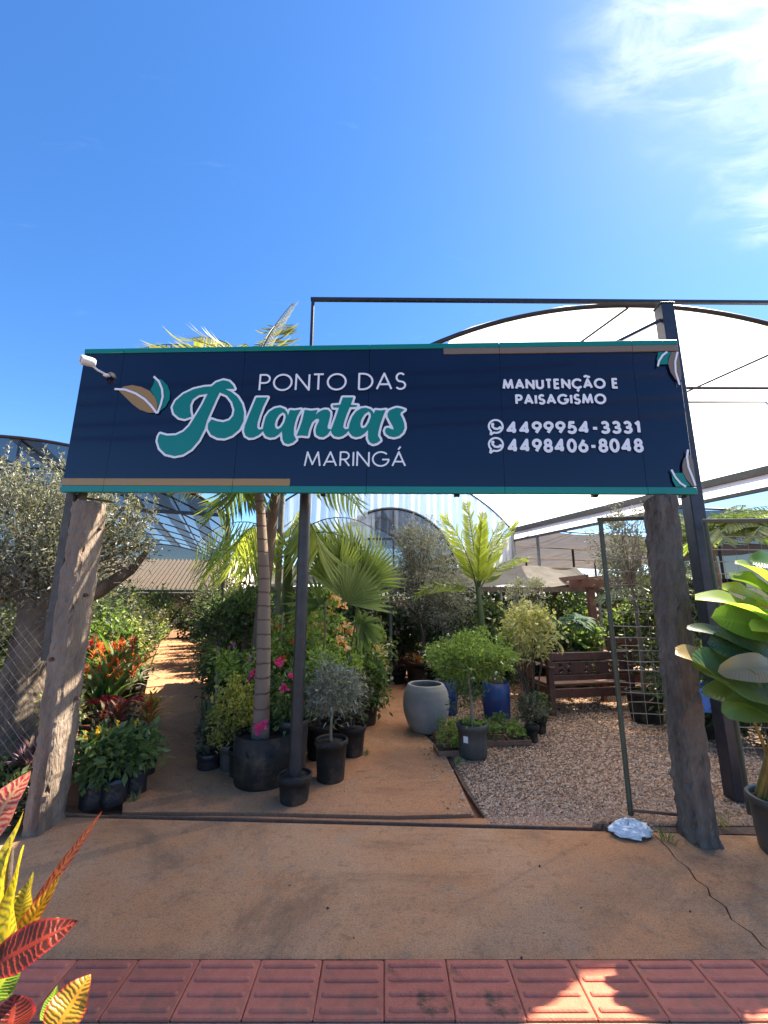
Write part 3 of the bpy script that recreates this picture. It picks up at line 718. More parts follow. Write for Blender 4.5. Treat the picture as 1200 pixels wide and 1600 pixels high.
def text_lines(txt, hw, gap, space):
    """centre lines of a line of text at cap height 1, outer edges on 0 and 1"""
    x = 0; out = []
    for ch in txt:
        if ch == ' ': x += space; continue
        base = {'\u00c1':'A','\u00c3':'A','\u00c7':'C'}.get(ch, ch)
        w, ls = GLY[base]; k = 1-2*hw
        out += [[(x+hw+px*k, hw+py*k) for px, py in l] for l in ls]
        if ch == '\u00c1': out.append([(x+hw+.34*k, 1.10),(x+hw+.48*k, 1.30)])
        if ch == '\u00c3': out.append([(x+hw+.12*k,1.14)]+[(x+hw+(.12+.5*q)*k, 1.17+.05*math.sin(q*6.28)) for q in np.linspace(0,1,8)])
        if ch == '\u00c7': out.append([(x+hw+.5*k,0),(x+hw+.52*k,-.12),(x+hw+.40*k,-.22)])
        x += w*k + 2*hw + gap
    return out, x-gap
def text_fill(mb, txt, x0, x1, y0, y1, hw, gap, space, z, res=.0035, slant=0.0):
    ls, wd = text_lines(txt, hw, gap, space)
    H = y1-y0; sx = (x1-x0)/wd
    L2 = [[(x0+px*sx + slant*py*H, y0+py*H) for px, py in l] for l in ls]
    hwm = hw*(sx+H)/2
    sdf_fill(mb, lambda X, Y: stroke_sdf(L2, hwm, X, Y), x0-.03, y0-.06, x1+.05, y1+.08, res, z)
SW, SH = 4.66, 1.20
def build_sign():
    A = np.array([-2.46, 3.12, 2.24]); B = np.array([2.195, 2.874, 2.16])
    rz = math.atan2(B[1]-A[1], B[0]-A[0]); tilt = math.atan2(A[2]-B[2], np.hypot(*(B-A)[:2]))
    root = empty('sign_board', tuple(A), 'long navy blue nursery sign board with teal edges and white lettering over the entrance', 'sign')
    root.rotation_euler = (math.radians(90), tilt, rz)      # local x along the board, y up, z towards the street
    root.rotation_mode = 'XYZ'
    from mathutils import Matrix
    root.matrix_world = Matrix.Translation(Vector(A.tolist())) @ Matrix.Rotation(rz, 4, 'Z') @ Matrix.Rotation(tilt, 4, 'Y') @ Matrix.Rotation(math.radians(90), 4, 'X')
    navy = mat('navy_sign_sheet', (.0040,.0085,.030), .07, (.005,.010,.034), 3, spec=.42)
    teal = mat('teal_sign_sheet', (.002,.20,.155), .22, spec=.5)
    gold = mat('gold_sign_sheet', (.34,.195,.055), .25, spec=.5)
    brown = mat('taupe_sign_sheet', (.20,.145,.095), .25, spec=.5)
    white = mat('white_sign_vinyl', (.80,.81,.84), .45, spec=.3)
    ux = [0,.335,1.333,2.333,3.333,4.326,SW]
    for a, b in zip(ux, ux[1:]):
        mb = MB(); bbox(mb, ((a+b)/2, SH/2, -.012), (b-a-.0010, SH-.012, .024), .002)
        o = mb.build('panel', navy, root); o.rotation_euler = (rng.normal(0,.0005), rng.normal(0,.0008), 0)
        for nm, v0, v1, m, lo, hi in (('edge_strip', SH-.040, SH, teal, 0, SW), ('edge_strip', 0, .050, teal, 0, SW), ('gold_strip', .0515, .107, gold, 0, 1.766), ('gold_strip', SH-.092, SH-.0415, brown, 2.906, SW)):
            p, q = max(a, lo), min(b, hi)
            if q-p > .01:
                mb = MB(); bbox(mb, ((p+q)/2, (v0+v1)/2, -.009), (q-p-.002, v1-v0, .036), .002); mb.build(nm, m, root)
    fr = MB()
    for v in (.03, .6, 1.17): bar(fr, (.02,v,-.045), (SW-.02,v,-.045), .04, .04)
    for u in (.04, 1.0, 2.0, 3.0, 4.0, SW-.04): bar(fr, (u,.0,-.09), (u,SH,-.09), .04, .04)
    fr.build('rear_frame', M['black_steel'], root)
    mb = MB(); box(mb, (SW/2, SH/2, -.034), (SW-.02, SH-.02, .004)); mb.build('backing_sheet', M['black_steel'], root)
    z1, z2, z3 = .0085, .0110, .0135
    def letters(polys, holes=()):
        def f(X, Y):
            d = np.full(X.shape, 1e3)
            for p in polys: d = np.minimum(d, poly_sdf(ART[p], X, Y))
            for h in holes: d = np.maximum(d, -poly_sdf(ART[h], X, Y))
            return d
        return f
    sc = letters(('P_stem','P_loop','l_a','n','t','a2','s'), ('a_hole','a2_hole'))
    bx = (.66, .22, 2.70, 1.0)
    mb = MB(); sdf_fill(mb, sc, *bx, .0045, z1, .0175); mb.build('lettering_outline', white, root)
    mb = MB(); sdf_fill(mb, sc, *bx, .0040, z2, 0); mb.build('script_lettering', teal, root)
    for txt, a, hw, gp_, sp_ in (('PONTO DAS', (1.470,2.620,.812,.957), .050, .11, .42), ('MARING\u00c1', (1.862,2.623,.199,.319), .050, .11, .4)):
        mb = MB(); text_fill(mb, txt, *a, hw, gp_, sp_, z1, .003); mb.build('lettering', white, root)
    for txt, a, gp_, sp_ in (('MANUTEN\u00c7\u00c3O E', (3.345,4.198,.805,.891), .07, .40), ('PAISAGISMO', (3.435,4.099,.681,.766), .07, .3), ('4499954-3331', (3.360,4.320,.449,.549), .08, .3), ('4498406-8048', (3.363,4.328,.306,.414), .08, .3)):
        mb = MB(); text_fill(mb, txt, *a, .105, gp_, sp_, z1, .003); mb.build('lettering', white, root)
    for poly, vein, m, z in (('leaf_teal','vein2',teal,z1),('leaf_brown','vein1',gold,z2)):
        p = np.array(ART[poly]); lo, hi = p.min(0)-.03, p.max(0)+.03
        mb = MB(); sdf_fill(mb, lambda X, Y: poly_sdf(ART[poly], X, Y), *lo, *hi, .004, z); lf = mb.build('leaf_emblem', m, root)
        p = np.array(ART[vein]); lo, hi = p.min(0)-.03, p.max(0)+.03
        mb = MB(); sdf_fill(mb, lambda X, Y: stroke_sdf([ART[vein]], .0085, X, Y), *lo, *hi, .0035, z3+(.001 if vein=='vein1' else 0)); mb.build('leaf_vein', white, lf)
    for tl, br, v1, v2 in (('ct_teal','ct_brown','ct_v1','ct_v2'),('cb_teal','cb_brown','cb_v2','cb_v1')):
        for poly, vein, m, z in ((tl, v1, teal, z1), (br, v2, brown, z2)):
            p = np.array(ART[poly]); p[:,0] = np.minimum(p[:,0], SW-.004); lo, hi = p.min(0)-.02, p.max(0)+.02
            mb = MB(); sdf_fill(mb, lambda X, Y: poly_sdf(p, X, Y), *lo, *hi, .004, z); lf = mb.build('leaf_emblem', m, root)
            q = np.array(ART[vein]); q[:,0] = np.minimum(q[:,0], SW-.012); lo, hi = q.min(0)-.02, q.max(0)+.02
            mb = MB(); sdf_fill(mb, lambda X, Y: stroke_sdf([q], .007, X, Y), *lo, *hi, .0035, z3); mb.build('leaf_vein', white, lf)
    (c1x,c1y),(c2x,c2y),(ex,ey),(t1x,t1y),(t2x,t2y) = ART['ring']
    R = ex-c1x
    for cx, cy, tx, ty, ph in ((c1x,c1y,t1x,t1y,'phone1'),(c2x,c2y,t2x,t2y,'phone2')):
        a0 = math.atan2(ty-cy, tx-cx)
        ring = [(cx+R*math.cos(a0+d), cy+R*math.sin(a0+d)) for d in np.linspace(.22, 2*math.pi-.22, 40)]
        ring = [(tx,ty)] + ring + [(tx,ty)]
        P = ART[ph]
        def f(X, Y, ring=ring, P=P):
            d = stroke_sdf([ring], .0075, X, Y)
            d = np.minimum(d, stroke_sdf([P], .0085, X, Y))
            for q in (P[0], P[-1]): d = np.minimum(d, np.hypot(X-q[0], Y-q[1])-.0125)
            return d
        mb = MB(); sdf_fill(mb, f, cx-R-.03, cy-R-.06, cx+R+.03, cy+R+.03, .0028, z1); mb.build('phone_emblem', white, root)
    return root
build_sign()

# security camera on the upper left corner of the sign
def security_camera():
    root = empty('security_camera', (-2.30,2.98,3.25), 'white bullet security camera at the upper left corner of the sign', 'camera')
    d = unit(np.array([-.62,-.72,-.10])); d, s, u = frame_of(d)
    R = np.stack([s, u, d], 1)
    def ori(o): 
        from mathutils import Matrix
        o.matrix_local = Matrix(R.tolist()).to_4x4()
    mb = MB(); prof = [(0,-.052),(.028,-.050),(.034,-.042),(.037,-.025),(.038,.036),(.036,.047),(.032,.049),(.030,.040),(0,.040)]
    lathe(mb, prof, 24); o = mb.build('housing', M['white_plastic'], root, True); ori(o)
    mb = MB(); lathe(mb, [(0,.0435),(.029,.0420),(.029,.0410)], 24); o = mb.build('front_glass', M['lens'], root, True); ori(o)
    mb = MB(); tube(mb, [(.02,.02,-.02),(.05,.05,-.045),(.09,.09,-.06)], .009, 8); bbox(mb, (.095,.095,-.065), (.045,.03,.022), .005); mb.build('bracket', M['white_plastic'], root, True)
security_camera()
# ================================================================== posts, poles and frames
def rough_post(name, label, base, w, d, h, m, rz=0.0, lean=(0,0), chip=.010, studs=()):
    root = empty(name, (base[0], base[1], -.03), label, 'post', rz=rz)
    mb = MB(); nz = 60; per = 7
    def ring(z, k):
        pts = []
        for i in range(per): pts.append((-w/2 + w*i/per, -d/2))
        for i in range(per): pts.append((w/2, -d/2 + d*i/per))
        for i in range(per): pts.append((w/2 - w*i/per, d/2))
        for i in range(per): pts.append((-w/2, d/2 - d*i/per))
        p = np.array(pts); n = len(p)
        corner = np.zeros(n); corner[[0,per,2*per,3*per]] = 1
        rad = 1 - corner*.12*np.abs(rng.normal(0,.8,n)) - corner*.04
        p = p*rad[:,None] + rng.normal(0, chip*.30, (n,2))
        if k == nz: p *= .93
        p[:,0] += lean[0]*z/h; p[:,1] += lean[1]*z/h
        zz = np.full(n, z) + (rng.normal(0,.012,n) if k >= nz-1 else 0)
        return np.column_stack([p, zz])
    zs = np.linspace(0, h, nz+1)
    low = np.cumsum(rng.normal(0,.0012,(nz+1,2)),0)
    v = np.stack([ring(z,k) + np.array([low[k,0],low[k,1],0]) for k, z in enumerate(zs)])
    n = 4*per
    k = np.arange(nz)[:,None]*n; j = np.arange(n)[None,:]; j2 = (j+1)%n
    mb.add(v.reshape(-1,3), np.stack([k+j,k+j2,k+n+j2,k+n+j],-1).reshape(-1,4))
    mb.add(v[-1], [tuple(range(n))])
    mb.build('post_body', m, root)
    for (x, y, z, dx, dy) in studs:
        mb = MB(); dd = np.array([dx,dy,0.])
        tube(mb, [np.array([x,y,z])-dd*.02, np.array([x,y,z])+dd*.022], .014, 8)
        tube(mb, [np.array([x,y,z])+dd*.022, np.array([x,y,z])+dd*.035], .007, 6)
        mb.build('bolt', M['rail'], root)
    return root
rough_post('concrete_post', 'weathered pale concrete post holding up the left end of the sign', (-2.205,3.085), .125, .24, 2.17, M['post_concrete'], rz=.03, studs=[(.066,.02,1.98,1,0),(.066,-.02,1.50,1,0),(.066,.03,.80,1,0),(-.01,-.125,1.08,0,-1)])
rough_post('concrete_post', 'dark stained concrete post under the right end of the sign', (1.925,2.93), .15, .19, 2.17, M['post_dark'], rz=-.03, lean=(.03,0), chip=.016)
root = empty('steel_channel', (-2.425,3.27,1.0), 'dark weathered steel channel hung beside the left concrete post', 'steel channel')
mb = MB(); bar(mb, (-.038,-.03,0), (-.038,-.03,2.35), .006, .09); bar(mb, (0,-.028,0), (0,-.028,2.35), .08, .006); bar(mb, (.038,-.03,0), (.038,-.03,2.35), .006, .09)
mb.build('channel', M['grey_steel'], root)
mb = MB(); bar(mb, (.02,.03,1.235), (.26,.02,1.20), .04, .012); bar(mb, (.02,.06,1.30), (.26,.05,1.30), .03, .012)
mb.build('bracket', M['grey_steel'], root)
# centre pole
root = empty('sign_pole', (-.655,3.43,0), 'black round steel pole standing in a pot below the sign', 'pole')
mb = MB(); tube(mb, [(0,0,-.02),(0,0,3.30)], .047, 20); mb.build('pole', M['black_steel'], root, True)
mb = MB(); tube(mb, [(0,0,3.30),(0,0,4.16)], .016, 10); mb.build('upper_tube', M['black_steel'], root, True)
# right black post, box section
root = empty('steel_post', (2.60,3.47,0), 'tall dark blue square steel post right of the concrete post', 'post')
mb = MB(); bbox(mb, (0,0,2.05), (.115,.115,4.10), .006); mb.build('post', M['navy_steel'], root)
mb = MB(); bbox(mb, (0,0,4.105), (.13,.13,.012), .003); mb.build('cap', M['navy_steel'], root)
mb = MB(); bar(mb, (-.06,-.02,3.95), (-.55,.0,3.70), .025, .025); mb.build('brace', M['navy_steel'], root)

# wire mesh gate leaf and fence panel
def mesh_panel(name, label, cat, a, b, h, z0=.02, rows=24, cols=6, left_bar=True, right_bar=True):
    root = empty(name, (a[0], a[1], 0), label, cat)
    d = np.array([b[0]-a[0], b[1]-a[1], 0]); L = np.linalg.norm(d); e = d/L
    if left_bar:
        mb = MB(); tube(mb, [(0,0,z0),(0,0,h)], .017, 10); mb.build('upright', M['green_steel'], root, True)
    if right_bar:
        mb = MB(); tube(mb, [d+np.array([0,0,z0]), d+np.array([0,0,h])], .017, 10); mb.build('upright', M['green_steel'], root, True)
    mb = MB(); tube(mb, [np.array([0,0,h])-e*.02, d+np.array([0,0,h])+e*.02], .017, 10); mb.build('top_rail', M['green_steel'], root, True)
    mb = MB(); tube(mb, [np.array([0,0,z0+.03]), d+np.array([0,0,z0+.03])], .012, 8); mb.build('bottom_rail', M['wood_seat'], root, True)
    mb = MB(); z = z0+.10; k = 0
    while z < h-.04:
        sag = rng.normal(0,.006); p = [e*L*q + np.array([0,0,z+sag*4*q*(1-q)]) for q in np.linspace(0,1,5)]
        tube(mb, p, .0036 if z > .9 else .0026, 4, False); k += 1
        z += .075 + rng.normal(0,.006) + (.02 if z > 1.2 else 0)
    for i in range(1, cols):
        tube(mb, [e*L*i/cols + np.array([0,0,z0+.03]), e*L*i/cols + np.array([0,0,h])], .0016, 4, False)
    mb.build('wire_mesh', M['wire'], root)
    return root
mesh_panel('wire_gate', 'open green framed wire mesh gate leaf left of the right concrete post', 'gate', (1.66,3.19), (1.985,3.12), 2.04, cols=4)
mesh_panel('wire_fence', 'green framed wire mesh fence panel on the right edge', 'fence', (2.47,3.20), (4.2,3.12), 2.03, cols=18)

# frame bar above the sign
root = empty('frame_bar', (-.66,3.43,4.15), 'long black steel bar running along above the sign', 'bar')
mb = MB(); bar(mb, (-.015,0,0), (5.9,.06,0), .03, .03); mb.build('bar', M['black_steel'], root)

# ================================================================== greenhouse bays
ZG = 3.0
def vault_z(t, rise=1.17, half=1.0):
    """height above the gutter across a bay, t in 0..1"""
    R = (half*half + rise*rise)/(2*rise); x = (t*2-1)*half
    return np.sqrt(np.maximum(R*R - x*x, 0)) - (R-rise)
def centre_bay():
    root = empty('film_greenhouse', (2.3,3.5,0), 'white plastic film greenhouse vault behind the right half of the sign', 'greenhouse')
    o = np.array([2.3,3.5,0])
    nt, nn = 41, 33
    t = np.linspace(0,1,nt); q = np.linspace(0,1,nn)
    front_p = np.stack([-.70+6.34*t, np.full(nt,3.78), ZG+.124+vault_z(t,1.17,2.76)*1.08], -1)
    sl, sr, nb = .586, 6.10, 8.06
    back_p = np.stack([sn(sl+(sr-sl)*a, nb, ZG+z) for a, z in zip(t, vault_z(t,1.17,2.76))])
    V = front_p[:,None]*(1-q)[None,:,None] + back_p[:,None]*q[None,:,None]
    hoops = [0,1.0]
    sag = .035*np.sin(math.pi*((q*4)%1.0))**2
    V[:,:,2] -= sag[None]*(np.sin(math.pi*t)[:,None]**.5)
    V[:,:,2] += rng.normal(0,.004,(nt,nn))
    i0 = 9                                   # the film stops short of the left gutter
    k = np.arange(nt-1-i0)[:,None]*nn; j = np.arange(nn-1)[None]
    f = np.stack([k+j,k+nn+j,k+nn+j+1,k+j+1],-1).reshape(-1,4)
    MB().add((V[i0:]-o).reshape(-1,3), f).build('roof_film', M['film'], root, True)
    for h in hoops:
        p = front_p*(1-h)+back_p*h; p[:,2] -= .03
        mb = MB(); tube(mb, p-o, .024 if h == 0 else .018, 8); mb.build('hoop', M['black_steel'], root, True)
    for a in (.5, .78):
        i = int(a*(nt-1)); mb = MB(); tube(mb, [front_p[i]-o-np.array([0,0,.06]), back_p[i]-o-np.array([0,0,.06])], .012, 6); mb.build('purlin', M['black_steel'], root, True)
    for a, nm in ((0,'gutter'),(nt-1,'gutter')):
        mb = MB(); bar(mb, front_p[a]-o-np.array([0,0,.02]), back_p[a]-o-np.array([0,0,.02]), .10, .10); mb.build(nm, M['black_steel'], root)
        mb = MB(); bar(mb, front_p[a]-o-np.array([0,0,.26]), back_p[a]-o-np.array([0,0,.26]), .05, .05); mb.build('lower_beam', M['black_steel'], root)
    # tie rod across the right part and a strut
    mb = MB(); tube(mb, [(.30,.30,.46+ZG),(3.5,.32,.46+ZG)], .014, 8); mb.build('tie_rod', M['black_steel'], root, True)
    mb = MB(); tube(mb, [(.35,.32,ZG+.32),(2.9,1.4,ZG+.85)], .012, 8); mb.build('strut', M['black_steel'], root, True)
    for s_, n_ in ((sr,nb),(sl,nb),(sl,5.5)):
        b = sn(s_,n_)-o; mb = MB(); tube(mb, [b, b+np.array([0,0,ZG])], .04, 10); mb.build('post', M['galv'], root, True)
    # film lining under the right gutter
    a, b = front_p[-1], back_p[-1]
    mb = MB(); v = []
    for q_ in np.linspace(0,1,12):
        p = a*(1-q_)+b*q_
        v += [p-o-np.array([0,0,.07]), p-o-np.array([0,0,.24])]
    mb.add(v, [(2*k,2*k+2,2*k+3,2*k+1) for k in range(11)]); mb.build('side_film', M['film'], root)
    # hanging end curtain with folds
    nt2 = 120; t2 = np.linspace(.0,1,nt2); zz = np.linspace(0,1,7); v = []
    for a in t2:
        s_ = sl+(sr-sl)*a; top = ZG+vault_z(a,1.17,2.76)-.03; bot = 2.0 if a > .96 else 2.02+.42*min(1,(.96-a)*6)
        fold = .035*math.sin(a*190)+.025*math.sin(a*83+1)
        for q_ in zz: v.append(sn(s_, nb+.02+fold*(.3+.7*q_), top*(1-q_)+bot*q_)-o)
    k = np.arange(nt2-1)[:,None]*7; j = np.arange(6)[None]
    MB().add(v, np.stack([k+j,k+7+j,k+7+j+1,k+j+1],-1).reshape(-1,4)).build('end_curtain', M['film_curtain'], root, True)
    return root
centre_bay()
def left_tunnel():
    o = sn(-3.5, 8.5)
    root = empty('shade_tunnel', tuple(o), 'black shade net tunnel behind the left end of the sign', 'shade tunnel')
    s0, s1, n0, n1 = -6.9, -.08, 8.5, 24.
    nt, nn = 31, 41; t = np.linspace(0,1,nt); q = np.linspace(0,1,nn)
    V = np.array([[sn(s0+(s1-s0)*a, n0+(n1-n0)*b, ZG+vault_z(a,1.15,3.34)-.05*math.sin(math.pi*((b*8)%1))**2) for b in q] for a in t]) - o
    k = np.arange(nt-1)[:,None]*nn; j = np.arange(nn-1)[None]
    f = np.stack([k+j,k+nn+j,k+nn+j+1,k+j+1],-1).reshape(-1,4)
    V = V.reshape(nt, nn, 3)
    for i in range(0, nt-1, 2):                # overlapping widths of net, some folded double
        W_ = V[i:i+3].copy(); W_[1,:,2] -= .05; kk = np.arange(2)[:,None]*nn
        ff = np.stack([kk+j,kk+nn+j,kk+nn+j+1,kk+j+1],-1).reshape(-1,4)
        MB().add(W_.reshape(-1,3), ff).build('roof_net', M['net_mid'] if (i//2) % 2 else M['net'], root, True)
    for b in np.linspace(0,1,9):
        p = np.array([sn(s0+(s1-s0)*a, n0+(n1-n0)*b, ZG+vault_z(a,1.15,3.34)-.03) for a in t])-o
        mb = MB(); tube(mb, p, .03 if b == 0 else .022, 7); mb.build('hoop', M['black_steel'], root, True)
    for a in (.18,.34,.5,.66,.82):
        z = ZG+vault_z(a,1.15,3.34)-.05; s_ = s0+(s1-s0)*a
        mb = MB(); tube(mb, [sn(s_,n0,z)-o, sn(s_,n1,z)-o], .024, 6); mb.build('purlin', M['black_steel'], root, True)
    for s_ in (s0,s1):
        mb = MB(); bar(mb, sn(s_,n0,ZG)-o, sn(s_,n1,ZG)-o, .08, .08); mb.build('gutter', M['black_steel'], root)
    mb = MB(); bar(mb, sn(s0,n0,ZG)-o, sn(s1,n0,ZG)-o, .06, .06); mb.build('tie_beam', M['black_steel'], root)
    for a in (.36,.5,.64):
        s_ = s0+(s1-s0)*a; mb = MB(); tube(mb, [sn(s_,n0,ZG)-o, sn(s_-(.5-a)*1.2,n0,ZG+vault_z(a,1.15,3.34)-.06)-o], .018, 6); mb.build('strut', M['black_steel'], root, True)
    # net in the front lunette
    v = []
    for a in t: v += [sn(s0+(s1-s0)*a, n0+.03, ZG)-o, sn(s0+(s1-s0)*a, n0+.03, ZG+vault_z(a,1.15,3.34))-o]
    MB().add(v, [(2*k,2*k+2,2*k+3,2*k+1) for k in range(nt-1)]).build('front_net', M['net'], root)
    for s_ in (s0,s1):
        for n_ in (8.5,12.4,16.3,20.2,24.):
            b = sn(s_,n_)-o; mb = MB(); tube(mb, [b, b+np.array([0,0,ZG])], .045, 8); mb.build('post', M['old_wood'], root, True)
    v = []
    for a in t: v += [sn(s0+(s1-s0)*a, n1-.05, 1.2)-o, sn(s0+(s1-s0)*a, n1-.05, ZG+vault_z(a,1.15,3.34))-o]
    MB().add(v, [(2*k,2*k+2,2*k+3,2*k+1) for k in range(nt-1)]).build('end_net', M['net_mid'], root)
    # side net on the left
    mb = MB(); mb.add([sn(s0-.03,n0,0)-o, sn(s0-.03,n1,0)-o, sn(s0-.03,n1,ZG)-o, sn(s0-.03,n0,ZG)-o], [(0,1,2,3)]); mb.build('side_net', M['net_dark'], root)
left_tunnel()
def net_arch():
    o = np.array([.14,8.5,0])
    root = empty('net_hut', tuple(o), 'small arched black net hut beyond the fan palm in the centre', 'net hut')
    R = 1.30; a = np.linspace(0, math.pi, 25); zc = 1.95
    f = np.stack([R*np.cos(a), np.zeros(25), zc+R*np.sin(a)], -1); L = np.array([-.75,2.06,0])
    V = np.concatenate([f, f+L]); n = 25
    MB().add(V, [(k,k+1,n+k+1,n+k) for k in range(24)]).build('roof_net', M['net'], root, True)
    for h in (0,.5,1): 
        mb = MB(); tube(mb, f+L*h-np.array([0,.012,0]), .030 if h==0 else .02, 7); mb.build('hoop', M['black_steel'], root, True)
    mb = MB(); bar(mb, (-1.12,-.02,2.62), (1.12,-.02,2.62), .04, .04); mb.build('tie_beam', M['black_steel'], root)
    mb = MB(); bar(mb, (.05,-.02,2.0), (.05,-.02,3.22), .035, .035); mb.build('strut', M['black_steel'], root)
    for x in (-R,R):
        mb = MB(); tube(mb, [(x,0,0),(x,0,zc)], .03, 8); mb.build('post', M['galv'], root, True)
        mb = MB(); tube(mb, [np.array([x,0,0])+L,np.array([x,0,zc])+L], .03, 8); mb.build('post', M['galv'], root, True)
    v = np.concatenate([np.array([[-R,.03,1.2]]), f+np.array([0,.03,0]), np.array([[R,.03,1.2]])])
    MB().add(v, [tuple(range(len(v)))]).build('front_net', M['net'], root)
net_arch()
def tarp_roof():
    o = np.array([.8,7.7,0])
    root = empty('tarp_shelter', tuple(o), 'low shelter roofed with sagging grey tarp across the back', 'shelter')
    nx, ny = 60, 9; V = []
    for i in range(nx):
        x = -3.2+6.4*i/(nx-1)
        for j in range(ny):
            q = j/(ny-1)
            z = 1.66+.42*q - .05*math.sin(math.pi*q)*(1+.5*math.sin(x*3.1)) + .03*math.sin(x*5.3+q*2)
            V.append((x, q*1.0+.05*x, z))
    k = np.arange(nx-1)[:,None]*ny; j = np.arange(ny-1)[None]
    MB().add(V, np.stack([k+j,k+ny+j,k+ny+j+1,k+j+1],-1).reshape(-1,4)).build('tarp', M['tarp'], root, True)
    mb = MB(); bar(mb, (-3.2,-.19,1.60), (3.2,.13,1.60), .07, .09); mb.build('front_beam', M['old_wood'], root)
    mb = MB(); bar(mb, (-3.2,.83,2.02), (3.2,1.15,2.02), .06, .06); mb.build('back_beam', M['old_wood'], root)
    for x in (-3.0,-.68,1.3,3.1):
        mb = MB(); tube(mb, [(x,-.03+.05*x,0),(x,-.03+.05*x,1.62)], .028, 8); mb.build('post', M['galv'], root, True)
tarp_roof()
def right_shade():
    o = sn(9, 9)
    root = empty('shade_house', tuple(o), 'brown shade cloth house beyond the gate on the right', 'shade house')
    ns, nn = 24, 18; V = []
    for i in range(ns):
        s_ = 6.25+9.0*i/(ns-1)
        for j in range(nn):
            n_ = 7.6+6.4*j/(nn-1); q = j/(nn-1)
            V.append(sn(s_, n_, 2.92-.26*q-.07*math.sin(math.pi*((q*3)%1))**2+.03*math.sin(s_*2.3))-o)
    k = np.arange(ns-1)[:,None]*nn; j = np.arange(nn-1)[None]
    MB().add(V, np.stack([k+j,k+nn+j,k+nn+j+1,k+j+1],-1).reshape(-1,4)).build('roof_cloth', M['net_beige'], root, True)
    for n_ in (7.6,9.7,11.8,14.0):
        z = 2.94-.26*(n_-7.6)/6.4
        mb = MB(); tube(mb, [sn(6.2,n_,z)-o, sn(15.3,n_,z)-o], .02, 6); mb.build('rafter', M['galv'], root, True)
        for s_ in (6.4,9.4,12.4):
            mb = MB(); tube(mb, [sn(s_,n_,0)-o, sn(s_,n_,z)-o], .035, 8); mb.build('post', M['galv'] if n_ < 9 else M['black_steel'], root, True)
    for s_ in (7.5,9.4,11.5):
        mb = MB(); tube(mb, [sn(s_,7.6,2.96)-o, sn(s_+1.4,14.0,2.70)-o], .012, 6); mb.build('cross_brace', M['galv'], root, True)
    v = [sn(6.2,14.1,.2)-o, sn(15.3,14.1,.2)-o, sn(15.3,14.1,2.62)-o, sn(6.2,14.1,2.62)-o]
    MB().add(v, [(0,1,2,3)]).build('back_film', M['film_curtain'], root)
right_shade()
root = empty('net_screen', (4.55,7.0,0), 'black shade net screen hung behind the fence on the right', 'net screen')
V = []
for i in range(20):
    for j in range(8): V.append((-.1+5.5*i/19, .9*i/19+.05*math.sin(i*1.9), 2.95*j/7-.0))
k = np.arange(19)[:,None]*8; j = np.arange(7)[None]
MB().add(V, np.stack([k+j,k+8+j,k+8+j+1,k+j+1],-1).reshape(-1,4)).build('net_sheet', M['net_dark'], root, True)
mb = MB(); tube(mb, [(-.1,0,2.97),(5.4,.9,2.97)], .02, 6); mb.build('rail', M['black_steel'], root, True)
# low tiled house far behind the left path
def far_house():
    root = empty('tiled_house', (-11.,22.,0), 'low house with pale ribbed clay tile roof at the end of the left path', 'house', rz=.18)
    mb = MB(); box(mb, (0,2.0,.85), (9.6,3.4,1.7)); mb.build('wall', M['wall_pale'], root)
    mb = MB()
    nx = 46
    for i in range(nx):
        x0, x1 = -5.1+10.2*i/nx, -5.1+10.2*(i+1)/nx; xm = (x0+x1)/2
        v = []
        for q in (0,1):
            y = -.05+3.1*q; z = 1.85+1.75*q
            v += [(x0,y,z),(xm,y,z+.12),(x1,y,z)]
        mb.add(v, [(0,1,4,3),(1,2,5,4)])
    mb.build('roof', M['roof_tile'], root)
    mb = MB(); bar(mb, (-5.1,-.02,1.80), (5.1,-.02,1.80), .04, .10); mb.build('fascia', M['old_wood'], root)
far_house()
# thin white hose strung under the net
mb = MB(); a, b = np.array([-3.9,8.9,2.70]), np.array([-2.35,7.4,2.58])
tube(mb, [a*(1-q)+b*q-np.array([0,0,.28*4*q*(1-q)]) for q in np.linspace(0,1,14)], .012, 6)
tag(mb.build('hose', M['white_plastic'], None, True), 'thin pale hose hanging below the black shade net', 'hose')

